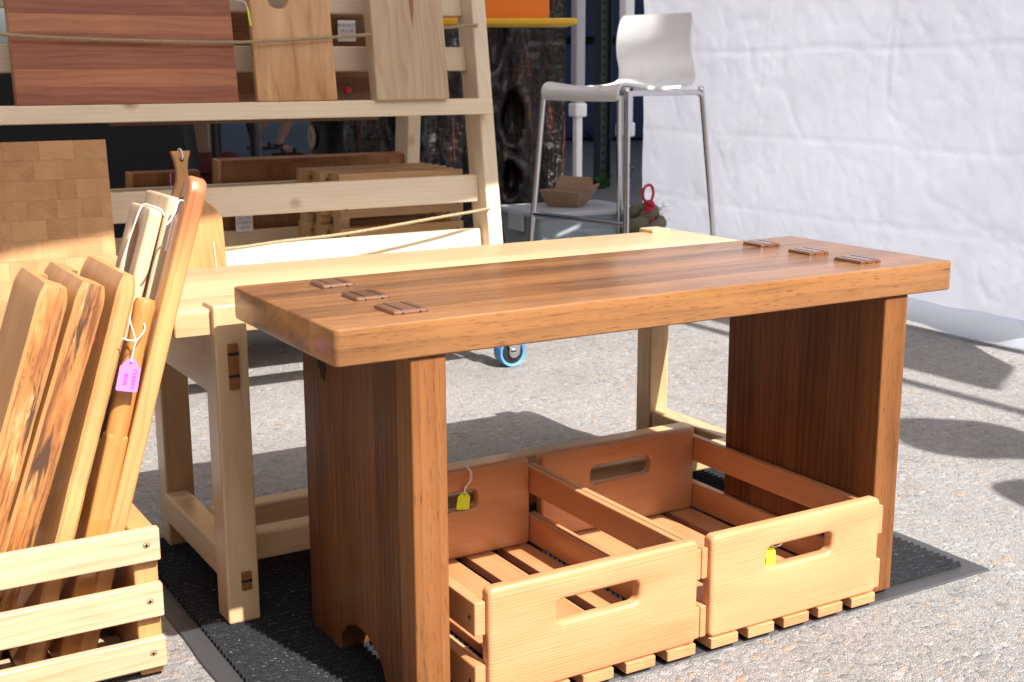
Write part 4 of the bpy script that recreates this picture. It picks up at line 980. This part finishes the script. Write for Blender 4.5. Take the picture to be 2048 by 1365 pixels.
bm = bbox(-.20, .085, -.1, .1, 0, .15, .05, 4); emit('cover', bm, M['maroon'], t, smooth=60); emit('piping', tube(smoothpath([(-.19, -.09, .075), (.075, -.09, .075), (.075, .09, .075), (-.19, .09, .075)], 5, True), .006, 6, closed=True), M['maroon'], t, smooth=True)
t = thing('crate', 'dark green plastic crate under the folding table', 'crate', (1.745, 5.45, 0), (0, 0, R(-19)), local=True)
bm = bmesh.new()
for s in (-1, 1): rename_add(bm, bbox(-.22, .12, s*.115-.006, s*.115+.006, .004, .203, .003)); rename_add(bm, bbox(-.05+s*.166-.006, -.05+s*.166+.006, -.108, .108, .004, .203, .003))
emit('wall', bm, M['green'], t); emit('base', bbox(-.22, .12, -.108, .108, .002, .01, 0), M['green'], t)
t = thing('carton', 'closed brown carton on the ground beyond the black draped table', 'carton', (1.98, 6.40, 0), (0, 0, R(-20)), local=True)
emit('body', bbox(-.22, .02, -.14, .14, .001, .50, .004), M['card'], t); emit('tape', bbox(-.13, -.08, -.1406, .1406, .0005, .501, 0), M['beige'], t)
t = thing('drum', 'black drum with a round cream and gold emblem behind the rack', 'drum', (2.30, 5.35, 0), (0, 0, R(-94)), local=True)
emit('body', lathe([(.165, .002), (.168, .02), (.163, .04), (.163, .25), (.168, .26), (.168, .28), (.163, .29), (.163, .50), (.168, .52), (.165, .54)], 36, 'Z'), M['barrel'], t, smooth=40)
em = emit('emblem', lathe([(.058, 0), (.058, .003)], 30, 'Y', (0, -.166, .415)), M['gold'], t); emit('emblem_field', lathe([(.048, -.0012), (.048, .002)], 30, 'Y', (0, -.166, .415)), M['cream'], em)
text_mesh('B', .062, M['gold'], 'emblem_letter', em, (0, -.1688, .415), (R(90), 0, 0))
t = thing('glass_bowl', 'dark glass bowl standing on the black drum', 'bowl', (2.30, 5.35, .5405), local=True)
emit('bowl', lathe([(.05, .001), (.09, .02), (.12, .07), (.125, .12), (.121, .12), (.115, .07), (.085, .024), (.02, .01)], 30, 'Z'), M['glass'], t, smooth=40); emit('rim', tube([(.123*math.cos(k*.2618), .123*math.sin(k*.2618), .121) for k in range(24)], .004, 6, closed=True), M['steel'], t, smooth=True)

# ------------------------------------------------------------------ people
def skin_mesh(name, joints, bones, mat, parent, sub=2, root=0):
    me = bpy.data.meshes.new(name); me.from_pydata([j[0] for j in joints], bones, [])
    o = link(bpy.data.objects.new(name, me)); md = o.modifiers.new('s', 'SKIN'); md.use_smooth_shade = True
    for i, j in enumerate(joints):
        sv = me.skin_vertices[0].data[i]; r = j[1]; sv.radius = r if isinstance(r, tuple) else (r, r); sv.use_root = (i == root)
    ms = o.modifiers.new('u', 'SUBSURF'); ms.levels = sub; ms.render_levels = sub
    m2 = bpy.data.meshes.new_from_object(o.evaluated_get(bpy.context.evaluated_depsgraph_get())); m2.name = name
    bpy.data.objects.remove(o); m2.materials.clear(); m2.materials.append(mat); m2.shade_smooth()
    o = link(bpy.data.objects.new(name, m2))
    if parent: o.parent = parent
    return o
def person(lab, loc, rz, legs, arms, top, bottom, hat=None, s=1.0):
    """legs: per side (knee, ankle, toe) ; arms: per side (elbow, wrist); metres, +y is behind, facing -y"""
    t = thing('person', lab, 'person', loc, (0, 0, rz), local=True); t.scale = (s, s, s)
    J = [((0, 0, .95), (.14, .105)), ((0, .005, 1.10), (.125, .095)), ((0, .01, 1.28), (.15, .11)), ((0, .012, 1.41), (.10, .075)), ((0, .0, 1.50), .055), ((0, -.015, 1.58), (.075, .085)), ((0, -.012, 1.68), (.073, .088)), ((0, -.008, 1.725), (.045, .055))]
    Bn = [(0, 1), (1, 2), (2, 3), (3, 4), (4, 5), (5, 6), (6, 7)]
    for sx, (kn, an, to) in zip((-1, 1), legs):
        b = len(J); J += [((sx*.095, 0, .88), .095), (kn, .060), (tuple((Vector(kn)*.6+Vector(an)*.4)), .056), (an, .036), (to, (.040, .028))]
        Bn += [(0, b), (b, b+1), (b+1, b+2), (b+2, b+3), (b+3, b+4)]
    hands = []
    for sx, (el, wr) in zip((-1, 1), arms):
        b = len(J); J += [((sx*.185, .01, 1.40), .058), (el, .042), (wr, .026)]; d = (Vector(wr)-Vector(el)).normalized()
        palm = Vector(wr)+d*.06; J += [(tuple(palm), (.034, .018))]; Bn += [(3, b), (b, b+1), (b+1, b+2), (b+2, b+3)]; hands.append((palm, d, sx, b+3))
    body = skin_mesh('body', J, Bn, M['skin'], t)
    bm = bmesh.new()
    for palm, d, sx, _ in hands:
        side = d.cross(Vector((1, 0, 0))).normalized(); nr = d.cross(side).normalized()
        for k, ln in enumerate((.070, .080, .075, .060)):
            p0 = palm+side*(k-1.5)*.018+d*.01; p1 = p0+d*ln*.55; p2 = p1+(d*.85+nr*-.5*sx).normalized()*ln*.45; tube([p0-d*.03, p0, p1, p2], [.008, .0085, .0075, .006], 8, bm=bm)
        p0 = palm-d*.03+side*-.03; tube([palm-d*.04, p0, p0+d*.03-side*.018, p0+d*.055-side*.012], [.009, .010, .009, .007], 8, bm=bm)
    emit('fingers', bm, M['skin'], t, smooth=True)
    bm = bmesh.new()
    emit('nose', lathe([(.013, 0), (.010, -.012), (.004, -.022)], 10, 'Y', (0, -.098, 1.635)), M['skin'], t, smooth=True)
    for sx in (-1, 1): emit('eye', lathe([(.004, -.108), (.011, -.104), (.011, -.09)], 12, 'Y', (sx*.030, .0, 1.66)), M['paper'], t, smooth=True); emit('ear', lathe([(.02, sx*.068), (.022, sx*.078), (.012, sx*.086)], 12, 'X', (0, .0, 1.645)), M['skin'], t, smooth=True)
    emit('mouth', bbox(-.022, .022, -.103, -.096, 1.592, 1.600, .002), M['maroon'], t)
    cap = bmesh.new(); bmesh.ops.create_uvsphere(cap, u_segments=24, v_segments=14, radius=1)
    for v in cap.verts: v.co = Vector((v.co.x*.088, v.co.y*.104+.006, v.co.z*.115+1.665)); 
    bmesh.ops.delete(cap, geom=[v for v in cap.verts if v.co.z < 1.60 or (v.co.y < -.045 and v.co.z < 1.71)], context='VERTS')
    emit('hair', cap, M['hair'], t, smooth=True)
    JS = [((0, 0, .97), (.165, .125)), ((0, .005, 1.12), (.150, .118)), ((0, .01, 1.28), (.172, .132)), ((0, .012, 1.40), (.13, .095))]; BS = [(0, 1), (1, 2), (2, 3)]
    for sx, (el, wr) in zip((-1, 1), arms):
        b = len(JS); p = Vector((sx*.185, .01, 1.40)); q = p*.45+Vector(el)*.55; JS += [(tuple(p), .072), (tuple(q), .064)]; BS += [(3, b), (b, b+1)]
    skin_mesh('shirt', JS, BS, top, t)
    JB = [((0, 0, .97), (.16, .12))]; BB = []
    for sx, (kn, an, to) in zip((-1, 1), legs):
        b = len(JB); h = Vector((sx*.095, 0, .87)); JB += [(tuple(h), .112), (tuple(h*.4+Vector(kn)*.6), .092), (tuple(h*.12+Vector(kn)*.88), .088)]; BB += [(0, b), (b, b+1), (b+1, b+2)]
    skin_mesh('shorts', JB, BB, bottom, t)
    for sx, (kn, an, to) in zip((-1, 1), legs):
        d = (Vector(to)-Vector(an)); d.z = 0; d.normalize(); sd = Vector((-d.y, d.x, 0)); c0 = Vector((an[0], an[1], 0)); z = max(0, an[2]-.085)
        P = [c0+d*f+sd*w_ for f, w_ in ((-.06, -.034), (.07, -.042), (.16, -.045), (.205, -.02), (.21, .015), (.16, .045), (.07, .042), (-.06, .034))]
        so_ = emit('sandal', prism([(p.x, p.y) for p in P], 'Z', z, z+.026, .004), M['sandal'], t)
        for f, hh in ((.03, .085), (.13, .055)):
            emit('strap', tube(smoothpath([c0+d*f+sd*-.046+Vector((0, 0, z+.02)), c0+d*f+sd*-.03+Vector((0, 0, z+hh)), c0+d*f+sd*.03+Vector((0, 0, z+hh)), c0+d*f+sd*.046+Vector((0, 0, z+.02))], 5), .010, 8), M['sandal'], so_, smooth=True)
        emit('strap', tube(smoothpath([c0+sd*-.042+Vector((0, 0, z+.085)), c0-d*.045+Vector((0, 0, z+.09)), c0+sd*.042+Vector((0, 0, z+.085)), c0+d*.05+Vector((0, 0, z+.095))], 5, True), .009, 8, closed=True), M['sandal'], so_, smooth=True)
    if hat:
        h = emit('hat', lathe([(.135, 1.685), (.137, 1.690), (.100, 1.700), (.097, 1.77), (.06, 1.80), (.01, 1.805)], 28, 'Z'), hat, t, smooth=40)  # hat added to thicken the head's cast shadow
    return t
person('person in dark shorts and black sandals walking by beyond the rack', (3.885, 10.38, 0), R(62),
   (((-.10, -.14, .50), (-.11, .03, .09), (-.115, -.10, .035)), ((.10, .06, .50), (.105, .27, .13), (.105, .17, .045))),
   (((-.26, .10, 1.14), (-.27, -.06, .92)), ((.26, -.06, 1.14), (.27, .04, .92))), M['shirt'], M['shorts'])
person('person in a blue shirt, straw hat added to widen the shadow, standing right of the benches, outside the picture', (2.30, .05, 0), R(75),
   (((-.11, -.02, .49), (-.12, .0, .085), (-.13, -.13, .035)), ((.11, -.02, .49), (.12, .0, .085), (.13, -.13, .035))),
   (((-.27, .05, 1.14), (-.22, -.14, 1.02)), ((.27, .05, 1.14), (.26, -.05, .92))), M['shirt'], M['shorts'], M['straw'])
t = thing('shadow_backpack', 'dark pack added behind the person in the blue shirt to cast a second shadow, outside the picture', 'shadow_backpack', (2.30, .05, 0), (0, 0, R(75)), local=True)  # unseen pack added for the rounded shadow nearer the camera
emit('bag', bbox(-.15, .15, .135, .36, .93, 1.26, .07, 4), M['shorts'], t, smooth=60); emit('pocket', bbox(-.11, .11, .34, .40, .96, 1.12, .025, 3), M['cloth'], t, smooth=60)
for s in (-1, 1): emit('strap', tube(smoothpath([(s*.09, .15, 1.22), (s*.10, .06, 1.46), (s*.11, -.10, 1.38), (s*.13, -.13, 1.20), (s*.17, .02, 1.02), (s*.12, .15, .97)], 5), .012, 8), M['cloth'], t, smooth=True)
